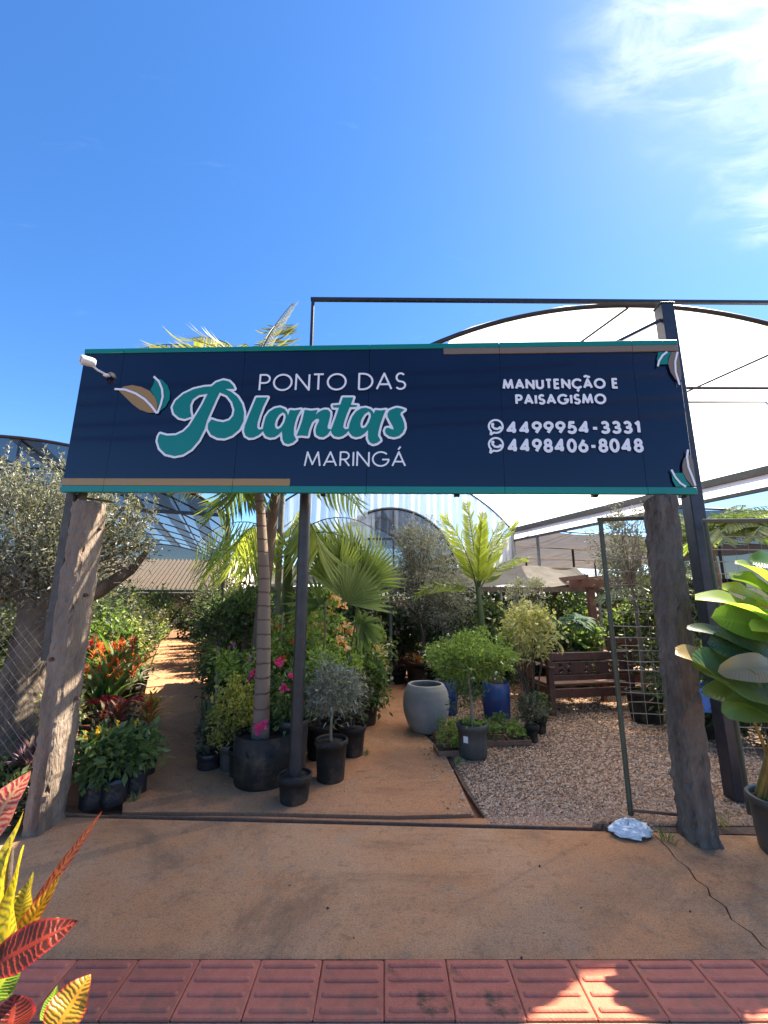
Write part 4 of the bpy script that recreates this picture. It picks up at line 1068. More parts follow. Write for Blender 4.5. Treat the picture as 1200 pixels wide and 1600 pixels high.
# ================================================================== benches, pergola, small things
def bench(name, label, a, b, depth, h=.76):
    a, b = np.array(a), np.array(b); L = np.hypot(*(b-a)); rz = math.atan2(b[1]-a[1], b[0]-a[0])
    root = empty(name, (a[0],a[1],-.005), label, 'bench', rz=rz)
    W = M['wood']
    for x in (0, L):
        mb = MB(); bbox(mb, (x,0,h/2), (.075,.075,h), .006); mb.build('rear_post', W, root)
        mb = MB(); bbox(mb, (x,depth,.28), (.07,.07,.56), .006); mb.build('front_leg', W, root)
        mb = MB(); bbox(mb, (x,depth/2,.575), (.085,depth+.16,.035), .006); mb.build('armrest', W, root)
        mb = MB(); bbox(mb, (x,depth/2,.28), (.04,depth-.08,.09), .005); mb.build('side_rail', W, root)
    mb = MB(); bbox(mb, (L/2,0,h-.055), (L-.08,.04,.10), .006); mb.build('top_rail', W, root)
    # carved panel with four-petal cut-outs
    ph = .145; cz = h-.20
    n = 3
    def f(X, Y):
        d = np.maximum(np.abs(X-L/2)-(L/2-.04), np.abs(Y)-ph/2)
        for k in range(n):
            cx = .04+(L-.08)*(k+.5)/n
            d = np.maximum(d, .013-np.hypot(X-cx, Y))
            for sx in (-1,1):
                for sy in (-1,1):
                    px, py = X-cx-sx*.058, Y-sy*.036
                    ang = math.atan2(sy*.036, sx*.058); u = px*math.cos(ang)+py*math.sin(ang); v = -px*math.sin(ang)+py*math.cos(ang)
                    d = np.maximum(d, .024-np.hypot(u*.72, v*1.15))
        return d
    mb = MB(); sdf_fill(mb, f, .02, -ph/2-.01, L-.02, ph/2+.01, .008, 0)
    o = mb.build('carved_panel', W, root); o.rotation_euler = (math.radians(90),0,0); o.location = (0,.014,cz)
    md = o.modifiers.new('solid','SOLIDIFY'); md.thickness = .026; md.offset = 0
    mb = MB(); bbox(mb, (L/2,0,h-.318), (L-.08,.04,.070), .006); mb.build('lower_rail', W, root)
    mb = MB(); bbox(mb, (L/2,.0,.255), (L-.08,.035,.11), .006); mb.build('rear_apron', W, root)
    mb = MB(); bbox(mb, (L/2,depth,.27), (L-.07,.035,.11), .006); mb.build('front_apron', W, root)
    for k in range(4):
        mb = MB(); bbox(mb, (L/2,.055+(depth-.05)*(k+.5)/4,.345), (L-.02,(depth-.05)/4-.012,.026), .004); mb.build('seat_slat', M['wood_seat'], root)
    return root
bench('wooden_bench', 'dark red wooden bench with carved flower back standing on the gravel', (2.14,5.76), (3.28,5.95), .58)
bench('wooden_bench', 'second dark wooden bench half hidden behind the wire gate', (3.55,6.9), (4.75,6.55), .55, .86)
bench('wooden_bench', 'dark wooden bench back seen beyond the carved bench', (2.75,8.0), (3.65,7.75), .5, .88)
def pergola():
    root = empty('pergola', (3.9,7.6,0), 'red brown timber pergola beams behind the gate', 'pergola')
    for x, y in ((-.25,0),(1.5,-.2),(-.25,1.6),(1.5,1.4)):
        mb = MB(); bbox(mb, (x,y,.83), (.11,.11,1.66), .006); mb.build('post', M['wood'], root)
    for y, dz in ((-.08,0),(1.52,0)):
        mb = MB(); bar(mb, (-.62,y+.06,1.70), (2.2,y-.28,1.70), .06, .14); mb.build('beam', M['wood'], root)
    for k in range(6):
        x = -.45+k*.45; mb = MB(); bar(mb, (x,-.35,1.80), (x,1.8,1.80), .05, .08); mb.build('rafter', M['wood'], root)
pergola()
# plastic bag over a stone
def bag_stone():
    root = empty('plastic_bag', (1.545,2.99,0), 'crumpled white plastic bag lying over a stone by the gate', 'plastic bag')
    def lump(rx, ry, h, n, seed, noise):
        r = np.random.default_rng(seed); mb = MB(); m = 10; v = []
        for i in range(m+1):
            ph = (i/m)*math.pi/2
            for j in range(n):
                a = j*2*math.pi/n
                k = 1+noise*r.normal()
                v.append((rx*math.cos(ph)**.7*math.cos(a)*k, ry*math.cos(ph)**.7*math.sin(a)*k, max(0,h*math.sin(ph)*(1+noise*1.2*r.normal()))))
        f = [(i*n+j, i*n+(j+1)%n, (i+1)*n+(j+1)%n, (i+1)*n+j) for i in range(m) for j in range(n)]
        return mb.add(v, f)
    mb = lump(.115,.075,.030,18,3,.08); mb.build('stone', M['stone'], root, True)
    mb = lump(.125,.082,.062,26,5,.10); o = mb.build('bag', M['plastic_bag'], root); o.location = (-.004,0,.012)
bag_stone()
root = empty('blue_crate', (3.28,4.6,.0), 'bright blue plastic crate behind the right concrete post', 'crate')
mb = MB()
for x, y, sx, sy in ((0,-.15,.46,.02),(0,.15,.46,.02),(-.22,0,.02,.28),(.22,0,.02,.28)): bbox(mb, (x,y,.46), (sx,sy,.22), .004)
bbox(mb, (0,0,.36), (.45,.29,.016), .003); mb.build('crate', M['crate_blue'], root)
for x in (-.18,.18):
    for y in (-.11,.11): mb = MB(); bbox(mb, (x,y,.175), (.035,.035,.35), .003); mb.build('stand_leg', M['old_wood'], root)
# ================================================================== plants
LM = {
 'olive': leafmat('olive_leaf', [(.055,.075,.050),(.10,.125,.09),(.19,.22,.17),(.075,.10,.068),(.26,.29,.235)], .22, .42),
 'olive_dark': leafmat('dark_olive_leaf', [(.028,.040,.020),(.055,.07,.035),(.095,.11,.065)], .25, .5),
 'green': leafmat('mid_green_leaf', [(.030,.070,.014),(.055,.115,.022),(.095,.165,.035)], .38),
 'dark': leafmat('dark_green_leaf', [(.018,.040,.012),(.034,.066,.019),(.060,.10,.028)], .32),
 'bright': leafmat('bright_green_leaf', [(.085,.165,.014),(.12,.215,.02),(.17,.27,.03),(.075,.14,.015)], .45),
 'fern': leafmat('ferny_leaf', [(.06,.125,.012),(.10,.185,.02),(.145,.235,.03)], .45),
 'gold': leafmat('golden_leaf', [(.16,.20,.012),(.24,.26,.02),(.10,.15,.012),(.30,.30,.03)], .4),
 'varieg': leafmat('cream_edged_leaf', [(.10,.15,.035),(.30,.32,.11),(.17,.215,.055),(.42,.42,.20)], .4),
 'silver': leafmat('silver_leaf', [(.16,.19,.13),(.25,.28,.21),(.10,.13,.08)], .25),
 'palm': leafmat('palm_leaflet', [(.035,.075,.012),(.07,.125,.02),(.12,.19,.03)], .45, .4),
 'palm_bright': leafmat('bright_palm_leaflet', [(.12,.19,.014),(.18,.26,.02),(.24,.31,.035)], .5, .4),  # yellow-green leaflet colour of the king and areca palms
 'palm_yellow': leafmat('yellowing_leaflet', [(.045,.085,.014),(.10,.135,.02),(.17,.165,.022),(.07,.11,.02)], .45, .45),
 'fan': leafmat('fan_palm_segment', [(.075,.135,.02),(.11,.185,.03),(.15,.23,.04)], .48, .38),
 'strap': leafmat('strap_leaf', [(.025,.075,.010),(.05,.115,.016),(.085,.16,.025)], .4, .35, rib=(.10,.17,.04)),
 'snake': leafmat('striped_snake_leaf', [(.05,.085,.03),(.09,.13,.05)], .15, .4),
 'purple': leafmat('purple_leaf', [(.05,.022,.045),(.10,.05,.085),(.16,.13,.15)], .3),
 'cr_red': leafmat('dark_red_croton', [(.045,.012,.010),(.11,.02,.014),(.07,.05,.012)], .3),
 'cr_yel': leafmat('yellow_red_croton', [(.30,.20,.015),(.16,.03,.012),(.36,.28,.02),(.10,.09,.012)], .35),
 'brom': leafmat('red_bromeliad', [(.26,.022,.012),(.42,.07,.014),(.46,.18,.02),(.17,.016,.014)], .4, .35),
 'monstera': leafmat('glossy_split_leaf', [(.010,.045,.022),(.018,.07,.034)], .25, .55, .2),
 'grass': leafmat('weed_blade', [(.05,.10,.02),(.10,.15,.035),(.20,.19,.08)], .4),
 'f_orange': leafmat('orange_petal', [(.62,.12,.015),(.70,.20,.03),(.50,.06,.012)], .3, .5),
 'f_peach': leafmat('peach_petal', [(.80,.42,.16),(.75,.55,.38),(.82,.30,.06)], .35, .5),
 'f_pink': leafmat('magenta_petal', [(.60,.03,.16),(.70,.06,.25),(.48,.02,.10)], .3, .5),
 'f_purple': leafmat('purple_petal', [(.36,.05,.40),(.45,.10,.42)], .3, .5),
 'f_white': leafmat('white_petal', [(.75,.72,.62),(.80,.78,.70),(.72,.60,.48)], .3, .5),
 'f_red': leafmat('red_flower', [(.36,.012,.02),(.48,.03,.05),(.26,.01,.02)], .2, .6),
 'f_yellow': leafmat('yellow_bract', [(.72,.40,.012),(.80,.52,.03)], .3, .5),
 'f_mix': leafmat('mixed_petal', [(.70,.66,.58),(.60,.05,.12),(.75,.45,.40),(.72,.70,.60)], .3, .5),
}
STUFF = {'foliage','flowers','branches','low_shoots','ground_cover','seedlings','flower_heads'}
_build = MB.build
def _tagged(s, name, m, parent=None, smooth=False, loc=None):
    o = _build(s, name, m, parent, smooth, loc)
    if name in STUFF: o['kind'] = 'stuff'
    return o
MB.build = _tagged
def pot(root, r, h, m, taper=.82, wob=0.0, name='pot', soil=.9, lip=.010, c=(0,0)):
    mb = MB()
    rb = r*taper
    prof = [(0,.004),(rb*.96,.002),(rb,.012),(rb+(r-rb)*.5,h*.5),(r*.985,h-.045),(r+lip*.4,h-.043),(r+lip,h-.035),(r+lip,h-.004),(r+lip*.6,h),(r-.006,h),(r-.010,h-.01),(r*.96,h*soil-.02)]
    lathe(mb, prof, 30, (c[0],c[1],0), wob); o = mb.build(name, m, root, True)
    mb = MB(); disc(mb, (c[0],c[1],h*soil), r*.965, 22, .012); mb.build('soil', M['soil'], root)
    return o
def stem(root, pts, r, m, name='stem', n=8, jit=.06):
    mb = MB(); tube(mb, pts, r, n, True, jit); return mb.build(name, m, root, True)
def twigs(root, start, K, m, r=.010, k=14, name='branches'):
    """thin branches from the stem top into the crown"""
    mb = MB(); st = np.array(start, float)
    for q in K[:k]:
        mid = st*.45 + q*.55 + rng.normal(0,.03,3)
        tube(mb, [st, mid, q], [r, r*.65, r*.3], 5, False)
    return mb.build(name, m, root, True)
def petals(mb, pts, s, k=5):
    for p in pts:
        D = rand_dirs(k, .5); leaves(mb, np.repeat(np.array([p]),k,0)+D*s*.1, D, s*(.7+.5*rng.random(k)), s*.8, .15, .6)
def shrub(name, label, cat, x, y, z0, z1, r, n, L, W, lm, potp=None, group=None, st=None, clumps=26, spread=.34, fl=None, ry=None, shell=.3, stem_m='stem_brown', up=.3, bag=False, stuffy=False):
    """potted or bedded shrub: stem, branches, foliage, flowers"""
    root = empty(name, (x,y,0), label, cat, group)
    zb = .0
    if potp:
        pr, phh, pm = potp[:3]
        pot(root, pr, phh, M[pm], potp[3] if len(potp) > 3 else .82, .02 if bag else 0); zb = phh*.88
    c = np.array([0,0,(z0+z1)/2])
    mb = MB(); K = crown(mb, c, (r, ry or r, (z1-z0)/2), n, L, W, clumps, spread, up, shell=shell)
    mb.build('foliage', LM[lm], root)
    top = np.array([0,0,max(zb+.03, z0+.12*(z1-z0))])
    sr = st or max(.008, r*.05)
    p0 = np.array([0,0,zb-.03 if potp else -.03]); pm_ = (p0+top)/2 + np.array([rng.normal(0,.012),rng.normal(0,.012),0])
    stem(root, [p0, pm_, top], [sr, sr*.85, sr*.75], M[stem_m], 'stem')
    twigs(root, top, K, M[stem_m], sr*.5)
    if fl:
        fm, cnt, fs = fl
        P, _, _ = ball_pts(cnt, c, (r*1.05, (ry or r)*1.05, (z1-z0)/2*1.05), 0, .3, .85)
        mb = MB(); petals(mb, P, fs); mb.build('flowers', LM[fm], root)
    return root

# ---- tall ring-trunk palm in the big black pot
def tall_palm():
    root = empty('palm_tree', (-1.0,3.78,0), 'slender ring trunked palm leaning behind the sign, rooted in the largest black pot', 'palm tree')
    path = [(-.02,0,.12),(-.02,0,.5),(-.03,0,1.0),(-.06,.01,1.6),(-.13,.02,2.2),(-.22,.04,2.9),(-.30,.06,3.62)]
    mb = MB(); tube(mb, path, [.082,.066,.060,.050,.042,.036,.034], 18); mb.build('trunk', M['palm_trunk'], root, True)
    top = np.array(path[-1])
    lf, rc = MB(), MB()
    for az, el, L, dr in ((176,52,1.15,1.15),(160,68,1.05,1.0),(120,72,1.0,.8),(200,42,1.05,1.2),(75,80,1.0,.5),(20,35,.8,1.5),(300,30,.7,1.5),(185,25,.9,1.2)):
        frond(lf, rc, top, math.radians(az), el, L, dr, .36, .026, 22, .25)
    lf.build('fronds', LM['palm_yellow'], root); rc.build('frond_ribs', M['stem_green'], root, True)
    lf, rc = MB(), MB(); frond(lf, rc, top, math.radians(35), 80, 1.05, .35, .17, .016, 26, .3)
    lf.build('dry_frond', LM['silver'], root); rc.build('dry_rib', M['stem_brown'], root, True)
    lf, rc = MB(), MB()
tall_palm()
def big_pot():
    root = empty('plant_pot', (-.985,3.78,0), 'largest round black plastic pot on the path, holding the palm', 'pot')
    mb = MB(); r, h = .245, .37
    prof = [(0,.004),(r*.86,.002),(r*.90,.02),(r*.95,h*.45),(r*.985,h*.78),(r*.96,h*.80),(r*.965,h*.84),(r*.95,h*.86),(r*.96,h*.93),(r*.95,h*.95),(r*.965,h),(r*.93,h),(r*.92,h*.82)]
    lathe(mb, prof, 40, (0,0,0), .012); mb.build('pot', M['pot_black'], root, True)
    mb = MB(); disc(mb, (0,0,h*.84), r*.925, 26, .012); mb.build('soil', M['soil'], root)
    for a in (-1.9,-1.2):
        mb = MB(); p = np.array([math.cos(a)*r*.985, math.sin(a)*r*.985, h*.80]); tube(mb, [p, p+np.array([.01,-.015,-.04]), p+np.array([.05,-.012,-.05]), p+np.array([.06,.01,-.0])], .006, 6); mb.build('handle', M['pot_black'], root, True)
big_pot()
def inner_pot():
    root = empty('rose_plant', (-.80,3.98,0), 'pink rose bush in a grey pot wedged behind the largest black pot', 'rose bush')
    pot(root, .14, .42, M['pot_grey'], .9)
    for k in range(6):
        a = k*1.05; p = np.array([.05*math.cos(a),.05*math.sin(a),.38]); t = p+np.array([.16*math.cos(a),.14*math.sin(a),.35+.2*rng.random()])
        stem(root, [p,(p+t)/2+rng.normal(0,.02,3),t], [.006,.005,.003], M['stem_green'], 'cane', 6)
    mb = MB(); crown(mb, (0,-.02,.62), (.24,.24,.26), 620, .055, .032, 16, .4); mb.build('foliage', LM['green'], root)
    mb = MB(); petals(mb, [(-.215,-.33,.42),(-.16,-.34,.455),(-.02,-.28,.72),(.03,-.27,.80),(-.30,-.2,.82),(-.12,-.1,.90)], .042, 16); mb.build('flowers', LM['f_pink'], root)
inner_pot()
# pole pot
root = empty('plant_pot', (-.655,3.43,0), 'small black pot around the foot of the black sign pole', 'pot')
pot(root, .115, .185, M['pot_black'], .86, .015)
# olive standard
shrub('olive_standard', 'small grey olive standard in a ribbed black pot beside the sign pole', 'olive tree', -.435,3.80, .46, .90, .24, 2600, .050, .013, 'olive', (.128,.31,'pot_black',.86), st=.013, clumps=34, stem_m='stem_pale')
shrub('potted_shrub', 'yellow green shrub in a black pot behind the olive standard', 'shrub', -.60,4.28, .42, .98, .25, 900, .055, .030, 'bright', (.13,.30,'pot_black'), stem_m='stem_brown')
shrub('potted_shrub', 'small leafy shrub in a black pot right of the olive standard', 'shrub', -.30,4.35, .28, .78, .19, 700, .05, .026, 'olive_dark', (.12,.26,'pot_black'))
# left of the palm
shrub('golden_shrub', 'round golden leaved shrub in a dark grey pot left of the largest black pot', 'shrub', -1.33,4.02, .20, .72, .225, 2300, .040, .024, 'gold', (.10,.21,'pot_grey'), clumps=44, spread=.26, shell=.75)
root = empty('plant_pot', (-1.22,3.88,0), 'narrow black pot with white tag left of the largest black pot', 'pot'); pot(root, .075, .21, M['pot_black'], .85); mb = MB(); box(mb, (0,-.079,.15), (.022,.003,.030)); mb.build('price_tag', M['paper'], root)
shrub('potted_shrub', 'low dark shrub in a soft black bag by the path edge', 'shrub', -1.53,4.05, .10, .38, .12, 380, .045, .026, 'olive_dark', (.10,.13,'bag',.95))
def snake_plant():
    root = empty('snake_plant', (-1.66,4.45,0), 'snake plant with upright striped leaves behind the golden shrub', 'snake plant'); pot(root, .10, .18, M['pot_black'])
    mb = MB()
    for k in range(9):
        a = k*2.4; b = np.array([.05*math.cos(a),.05*math.sin(a),.15]); blade(mb, b, b+np.array([.08*math.cos(a),.08*math.sin(a),.32+.12*rng.random()]), .045, .04, (math.cos(a),math.sin(a),0), 7, .3, 'strap', .3)
    mb.build('leaves', LM['snake'], root)
snake_plant()
def grass_pot():
    root = empty('grass_plant', (-1.88,4.95,0), 'tuft of dark grass in a small black pot at the path edge', 'grass plant'); pot(root, .10, .17, M['pot_black'])
    mb = MB()
    for k in range(60):
        a = rng.random()*6.28; t = .03+.13*rng.random(); b = np.array([.04*math.cos(a),.04*math.sin(a),.15]); blade(mb, b, b+np.array([t*math.cos(a),t*math.sin(a),.16+.12*rng.random()]), .010, .12, (math.cos(a),math.sin(a),.2), 4, .2, 'lance')
    mb.build('leaves', LM['dark'], root)
grass_pot()
def stake_tree(label, x, y, h, r0, crown_c, crown_r, n, lm, L=.06, W=.03, pm='pot_black', pr=.12, ph=.24, sm='stem_pale', fl=None):
    root = empty('young_tree', (x,y,0), label, 'young tree'); pot(root, pr, ph, M[pm])
    stem(root, [(0,0,ph*.8),(.01,0,h*.5),(-.015,.01,h)], [r0,r0*.9,r0*.8], M[sm], 'trunk', 10)
    mb = MB(); K = crown(mb, crown_c, crown_r, n, L, W, 24, .36); mb.build('foliage', LM[lm], root)
    twigs(root, (-.015,.01,h), K, M['stem_brown'], .009)
    if fl:
        P, _, _ = ball_pts(fl[1], crown_c, crown_r, 0, .3, .8); mb = MB(); petals(mb, P, fl[2]); mb.build('flowers', LM[fl[0]], root)
    return root
stake_tree('young tree with pale straight trunk beside the left path', -1.72,4.62,.95,.026,(0,.1,1.15),(.34,.34,.30),1200,'dark',.07,.03,'pot_grey')
stake_tree('young feathery tree on a thin dark trunk near the left path', -1.70,4.95,.9,.012,(.1,.05,1.05),(.40,.36,.30),1500,'fern',.07,.014)
stake_tree('young tree with thick brown pole trunk behind the golden shrub', -1.50,4.75,1.25,.045,(-.05,.1,1.35),(.32,.3,.26),800,'green',.08,.035,'pot_black',.15,.25,'bark')
stake_tree('purple flowered shrub with pale leaves left of the ringed palm', -1.42,4.45,.6,.012,(0,0,.82),(.36,.3,.20),900,'bright',.06,.032,'pot_black',.1,.2,'stem_brown',('f_purple',7,.045))
# second palm trunk behind
root = empty('palm_tree', (-1.30,4.55,0), 'thicker grey palm trunk standing just behind the ringed palm', 'palm tree')
mb = MB(); tube(mb, [(0,0,0),(0,0,.7),(.03,0,1.5),(.08,0,2.3),(.10,.02,2.7)], [.095,.085,.065,.055,.05], 14); mb.build('trunk', M['bark'], root, True)
lf, rc = MB(), MB()
for az, el, L, dr in ((190,60,1.2,1.9),(150,50,1.2,1.9),(30,55,1.2,1.9),(100,70,1.2,1.5),(260,45,1.0,2.0),(350,60,1.1,1.9),(225,70,1.1,1.7)):
    frond(lf, rc, (.10,.02,2.7), math.radians(az), el, L, dr, .40, .028, 20, .5)
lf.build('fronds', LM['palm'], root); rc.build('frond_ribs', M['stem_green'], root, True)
# king palm with green crownshaft
root = empty('king_palm', (-1.25,5.6,0), 'palm with smooth green crownshaft left of the sign pole', 'palm tree')
mb = MB(); tube(mb, [(0,0,0),(.0,0,.6),(0,0,1.22)], [.095,.085,.08], 14); mb.build('trunk', M['palm_trunk'], root, True)
mb = MB(); tube(mb, [(0,0,1.22),(0,0,1.28),(-.01,0,1.7),(-.03,0,2.1)], [.085,.078,.064,.042], 14); mb.build('crownshaft', M['stem_green'], root, True)
lf, rc = MB(), MB()
for az, el, L, dr in ((-5,68,1.75,2.3),(20,55,1.6,2.2),(170,60,1.5,2.3),(200,66,1.4,2.2),(250,60,1.3,2.2),(300,62,1.4,2.2),(90,75,1.4,1.4),(130,55,1.5,2.0),(340,48,1.5,2.1)):
    frond(lf, rc, (-.03,0,2.1), math.radians(az), el, L, dr, .46, .030, 26, .75)
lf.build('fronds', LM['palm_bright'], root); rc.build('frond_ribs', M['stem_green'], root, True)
# fan palm
def fan_palm():
    root = empty('fan_palm', (-.48,5.05,0), 'bright green fan palm with pleated round leaves right of the sign pole', 'fan palm'); pot(root, .17, .32, M['pot_black'])
    lf, pt = MB(), MB()
    for hub, az, el, R, roll, sp, dr in (((.05,-.12,1.40),35,66,.62,1.35,78,.02), ((-.15,.05,1.62),160,80,.66,1.3,62,.03), ((.22,.15,1.62),12,64,.60,1.15,70,.05), ((-.02,.2,1.80),60,82,.58,1.5,75,.04), ((-.28,.1,1.35),185,45,.55,1.2,105,.25), ((.22,.1,1.15),-10,25,.32,1.0,110,.45), ((-.1,.1,1.15),200,15,.32,1.1,115,.45)):
        fan_leaf(lf, hub, math.radians(az), el, R*.9, 24, sp, .052, dr, roll)
        h = np.array(hub); tube(pt, [(0,0,.28), h*.5+np.array([0,0,.16]), h], [.013,.010,.007], 6, False)
    lf.build('fan_leaves', LM['fan'], root); pt.build('leaf_stalks', M['stem_green'], root, True)
fan_palm()
# bougainvilleas on stakes
for x, y, h, lab, fm, cnt in ((-.62,4.60,1.40,'bougainvillea with orange bracts on a thin stake by the sign pole','f_peach',18),(-1.06,4.55,1.30,'bougainvillea with orange bracts left of the sign pole','f_orange',9),(-.35,5.6,1.10,'cream and peach flowered bougainvillea below the fan palm','f_peach',30)):
    root = empty('bougainvillea', (x,y,0), lab, 'bougainvillea'); pot(root, .12, .24, M['pot_black'])
    stem(root, [(0,0,.2),(0,0,h)], [.013,.011], M['stem_pale'], 'stake', 7, 0); stem(root, [(.03,0,.2),(-.02,.02,h*.5),(.02,0,h*.9)], [.011,.009,.006], M['stem_brown'], 'stem')
    mb = MB(); crown(mb, (0,0,h*.70), (.24,.22,h*.32), 520, .055, .034, 26, .4); mb.build('foliage', LM['bright'], root)
    P, _, _ = ball_pts(cnt, (0,-.05,h*.84), (.26,.20,h*.20), 7, .3, .8); mb = MB(); petals(mb, P, .045, 8); mb.build('flowers', LM[fm], root)
# round grey planter
def planter():
    root = empty('round_planter', (.475,5.10,0), 'large empty round grey cement planter beside the path', 'planter')
    prof = [(0,.004),(.155,.003),(.175,.018),(.215,.09),(.250,.19),(.262,.28),(.255,.37),(.235,.44),(.205,.492),(.198,.497),(.180,.497),(.173,.490),(.20,.42),(.222,.32),(.224,.22),(.19,.10),(0,.07)]
    # thicker sampling for a smooth belly
    p = np.array(prof); t = np.linspace(0,1,len(p)); tt = np.linspace(0,1,60); q = np.stack([np.interp(tt,t,p[:,0]), np.interp(tt,t,p[:,1])], -1)
    mb = MB(); lathe(mb, q, 48, (0,0,0)); mb.build('planter_bowl', M['planter'], root, True)
planter()
# grey pot with duranta
def duranta():
    root = empty('potted_tree', (.835,4.33,0), 'small ferny green tree with white flowers in a grey ribbed pot', 'potted tree')
    pot(root, .138, .29, M['pot_grey'], .93); mb = MB(); box(mb, (-.085,-.116,.175), (.045,.003,.055), -.62); mb.build('price_tag', M['paper'], root)
    stem(root, [(0,0,.24),(.01,.02,.45),(-.01,.04,.66),(.02,.08,.78)], [.018,.016,.014,.010], M['stem_pale'], 'trunk')
    mb = MB(); K = crown(mb, (.04,.22,.84), (.46,.36,.24), 6500, .045, .017, 75, .24, .3, shell=.55); mb.build('foliage', LM['fern'], root)
    twigs(root, (.02,.08,.74), K, M['stem_brown'], .008, 18)
    mb = MB(); crown(mb, (-.04,.02,.52), (.16,.14,.14), 320, .04, .02, 10, .4); mb.build('low_shoots', LM['green'], root)
    mb = MB(); crown(mb, (0,0,.29), (.12,.12,.05), 160, .035, .018, 10, .4); mb.build('ground_cover', LM['bright'], root)
    P, _, _ = ball_pts(30, (.04,.2,.86), (.46,.36,.25), 0, .3, .95); mb = MB(); petals(mb, P, .020, 6); mb.build('flowers', LM['f_white'], root)
duranta()
# blue drum pots
def blue_pot(x, y, label, r, h):
    root = empty('blue_pot', (x,y,0), label, 'pot'); mb = MB()
    lathe(mb, [(0,.004),(r*.94,.003),(r*.97,.02),(r*1.0,h*.5),(r*.99,h),(r*.965,h),(r*.96,h*.80)], 30, (0,0,0), .02); mb.build('drum', M['pot_blue'], root, True)
    mb = MB(); disc(mb, (0,0,h*.86), r*.96, 20, .01); mb.build('soil', M['soil'], root); return root
blue_pot(1.40,5.62, 'blue plastic drum pot in front of the bench end', .165, .42)
blue_pot(.80,5.85, 'second blue drum pot hidden behind the ferny tree', .15, .40)
root = empty('caudex_plant', (1.40,5.62,.36), 'thick bottle shaped plant stump growing in the blue drum pot', 'desert rose')
mb = MB(); tube(mb, [(0,0,-.05),(0,0,.05),(.0,0,.14),(-.01,.01,.26),(-.02,.02,.42)], [.10,.098,.075,.045,.03], 14, True, .03); mb.build('trunk', M['stem_brown'], root, True)
mb = MB(); K = crown(mb, (-.02,.02,.52), (.20,.20,.20), 420, .07, .03, 12, .4); mb.build('foliage', LM['bright'], root)
twigs(root, (-.02,.02,.40), K, M['stem_brown'], .012, 10)
shrub('gardenia_shrub', 'dark leafy shrub growing in the second blue drum', 'shrub', .80,5.85, .36, .80, .20, 700, .055, .03, 'dark')
# variegated shrub with many bare stems
def varieg():
    root = empty('variegated_shrub', (1.84,5.62,0), 'cream variegated shrub with many bare stems beside the bench', 'shrub'); pot(root, .15, .22, M['pot_black'])
    for k in range(8):
        a = k*.8; r = .10+.16*rng.random(); p = np.array([.05*math.cos(a),.05*math.sin(a),.2]); t = np.array([r*1.2*math.cos(a),r*math.sin(a),.85+.3*rng.random()])
        stem(root, [p, p*.5+t*.5+rng.normal(0,.03,3), t], [.012,.009,.005], M['stem_brown'], 'stem', 6)
    mb = MB(); crown(mb, (0,0,1.02), (.36,.32,.42), 1700, .070, .034, 50, .30, .2, shell=.3); mb.build('foliage', LM['varieg'], root)
varieg()
shrub('topiary_ball', 'round silver grey clipped shrub behind the variegated shrub', 'topiary', 2.22,6.7, 1.22, 1.76, .33, 2600, .045, .014, 'silver', (.15,.28,'pot_black'), clumps=50, spread=.2, shell=.85, st=.02)
shrub('potted_shrub', 'small round dark shrub in a little black pot on the gravel', 'shrub', 1.535,4.74, .14, .46, .145, 1100, .032, .015, 'olive_dark', (.062,.16,'pot_black',.8), clumps=24, spread=.3)
shrub('potted_shrub', 'dark shrub in a black pot touching the bench leg', 'shrub', 1.72,5.05, .12, .42, .13, 500, .04, .02, 'dark', (.08,.16,'pot_black'))
# big grey olive
def big_olive():
    root = empty('olive_tree', (.62,7.35,0), 'big airy grey olive tree in the middle of the nursery', 'olive tree'); pot(root, .26, .42, M['pot_black'])
    stem(root, [(0,0,.3),(.05,0,.8),(-.05,.05,1.3)], [.05,.04,.03], M['bark'], 'trunk', 10)
    K = []
    mb = MB()
    for c, r, n in (((.12,0,1.72),(.80,.6,.90),8200), ((.0,0,2.35),(.5,.4,.5),2600), ((.45,-.1,1.3),(.5,.45,.5),2600)):
        k = crown(mb, c, r, n, .066, .017, 90, .26, .4, shell=.2); K += list(k[:16])
    mb.build('foliage', LM['olive'], root)
    twigs(root, (-.03,.03,1.1), K, M['bark'], .016, 48)
big_olive()
# areca palm
root = empty('areca_palm', (1.40,6.25,0), 'young palm with bright yellow green upright fronds above the ferny tree', 'palm tree')
mb = MB(); tube(mb, [(.02,0,0),(.02,0,.9),(0,0,1.1),(-.03,0,1.6)], [.06,.05,.045,.035], 12); mb.build('trunk', M['stem_green'], root, True)
lf, rc = MB(), MB()
for az, el, L, dr in ((100,86,1.45,.25),(60,83,1.35,.35),(200,82,1.25,.5),(330,80,1.2,.6),(150,80,1.25,.5),(185,40,1.0,1.3),(270,82,1.1,.5),(0,74,.95,1.2),(20,84,1.2,.5)):
    frond(lf, rc, (-.03,0,1.50), math.radians(az), el, L, dr, .22, .034, 26, .0, .012, .9, .42)
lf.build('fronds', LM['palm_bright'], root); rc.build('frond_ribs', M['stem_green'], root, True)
# bromeliads and dark bench row behind the planter
for x, y, lab, lm, n in ((.60,7.35,'bright red and orange bromeliad at the end of the path','brom',26),(.22,7.75,'greyish low bromeliad left of the red one','purple',20),(.95,7.0,'green bromeliad tucked right of the red one','strap',20)):
    root = empty('bromeliad', (x,y,0), lab, 'bromeliad'); pot(root, .15, .20, M['pot_black']); mb = MB(); rosette(mb, (0,0,.18), n, .42, .06, (15,80), .16); mb.build('leaves', LM[lm], root)
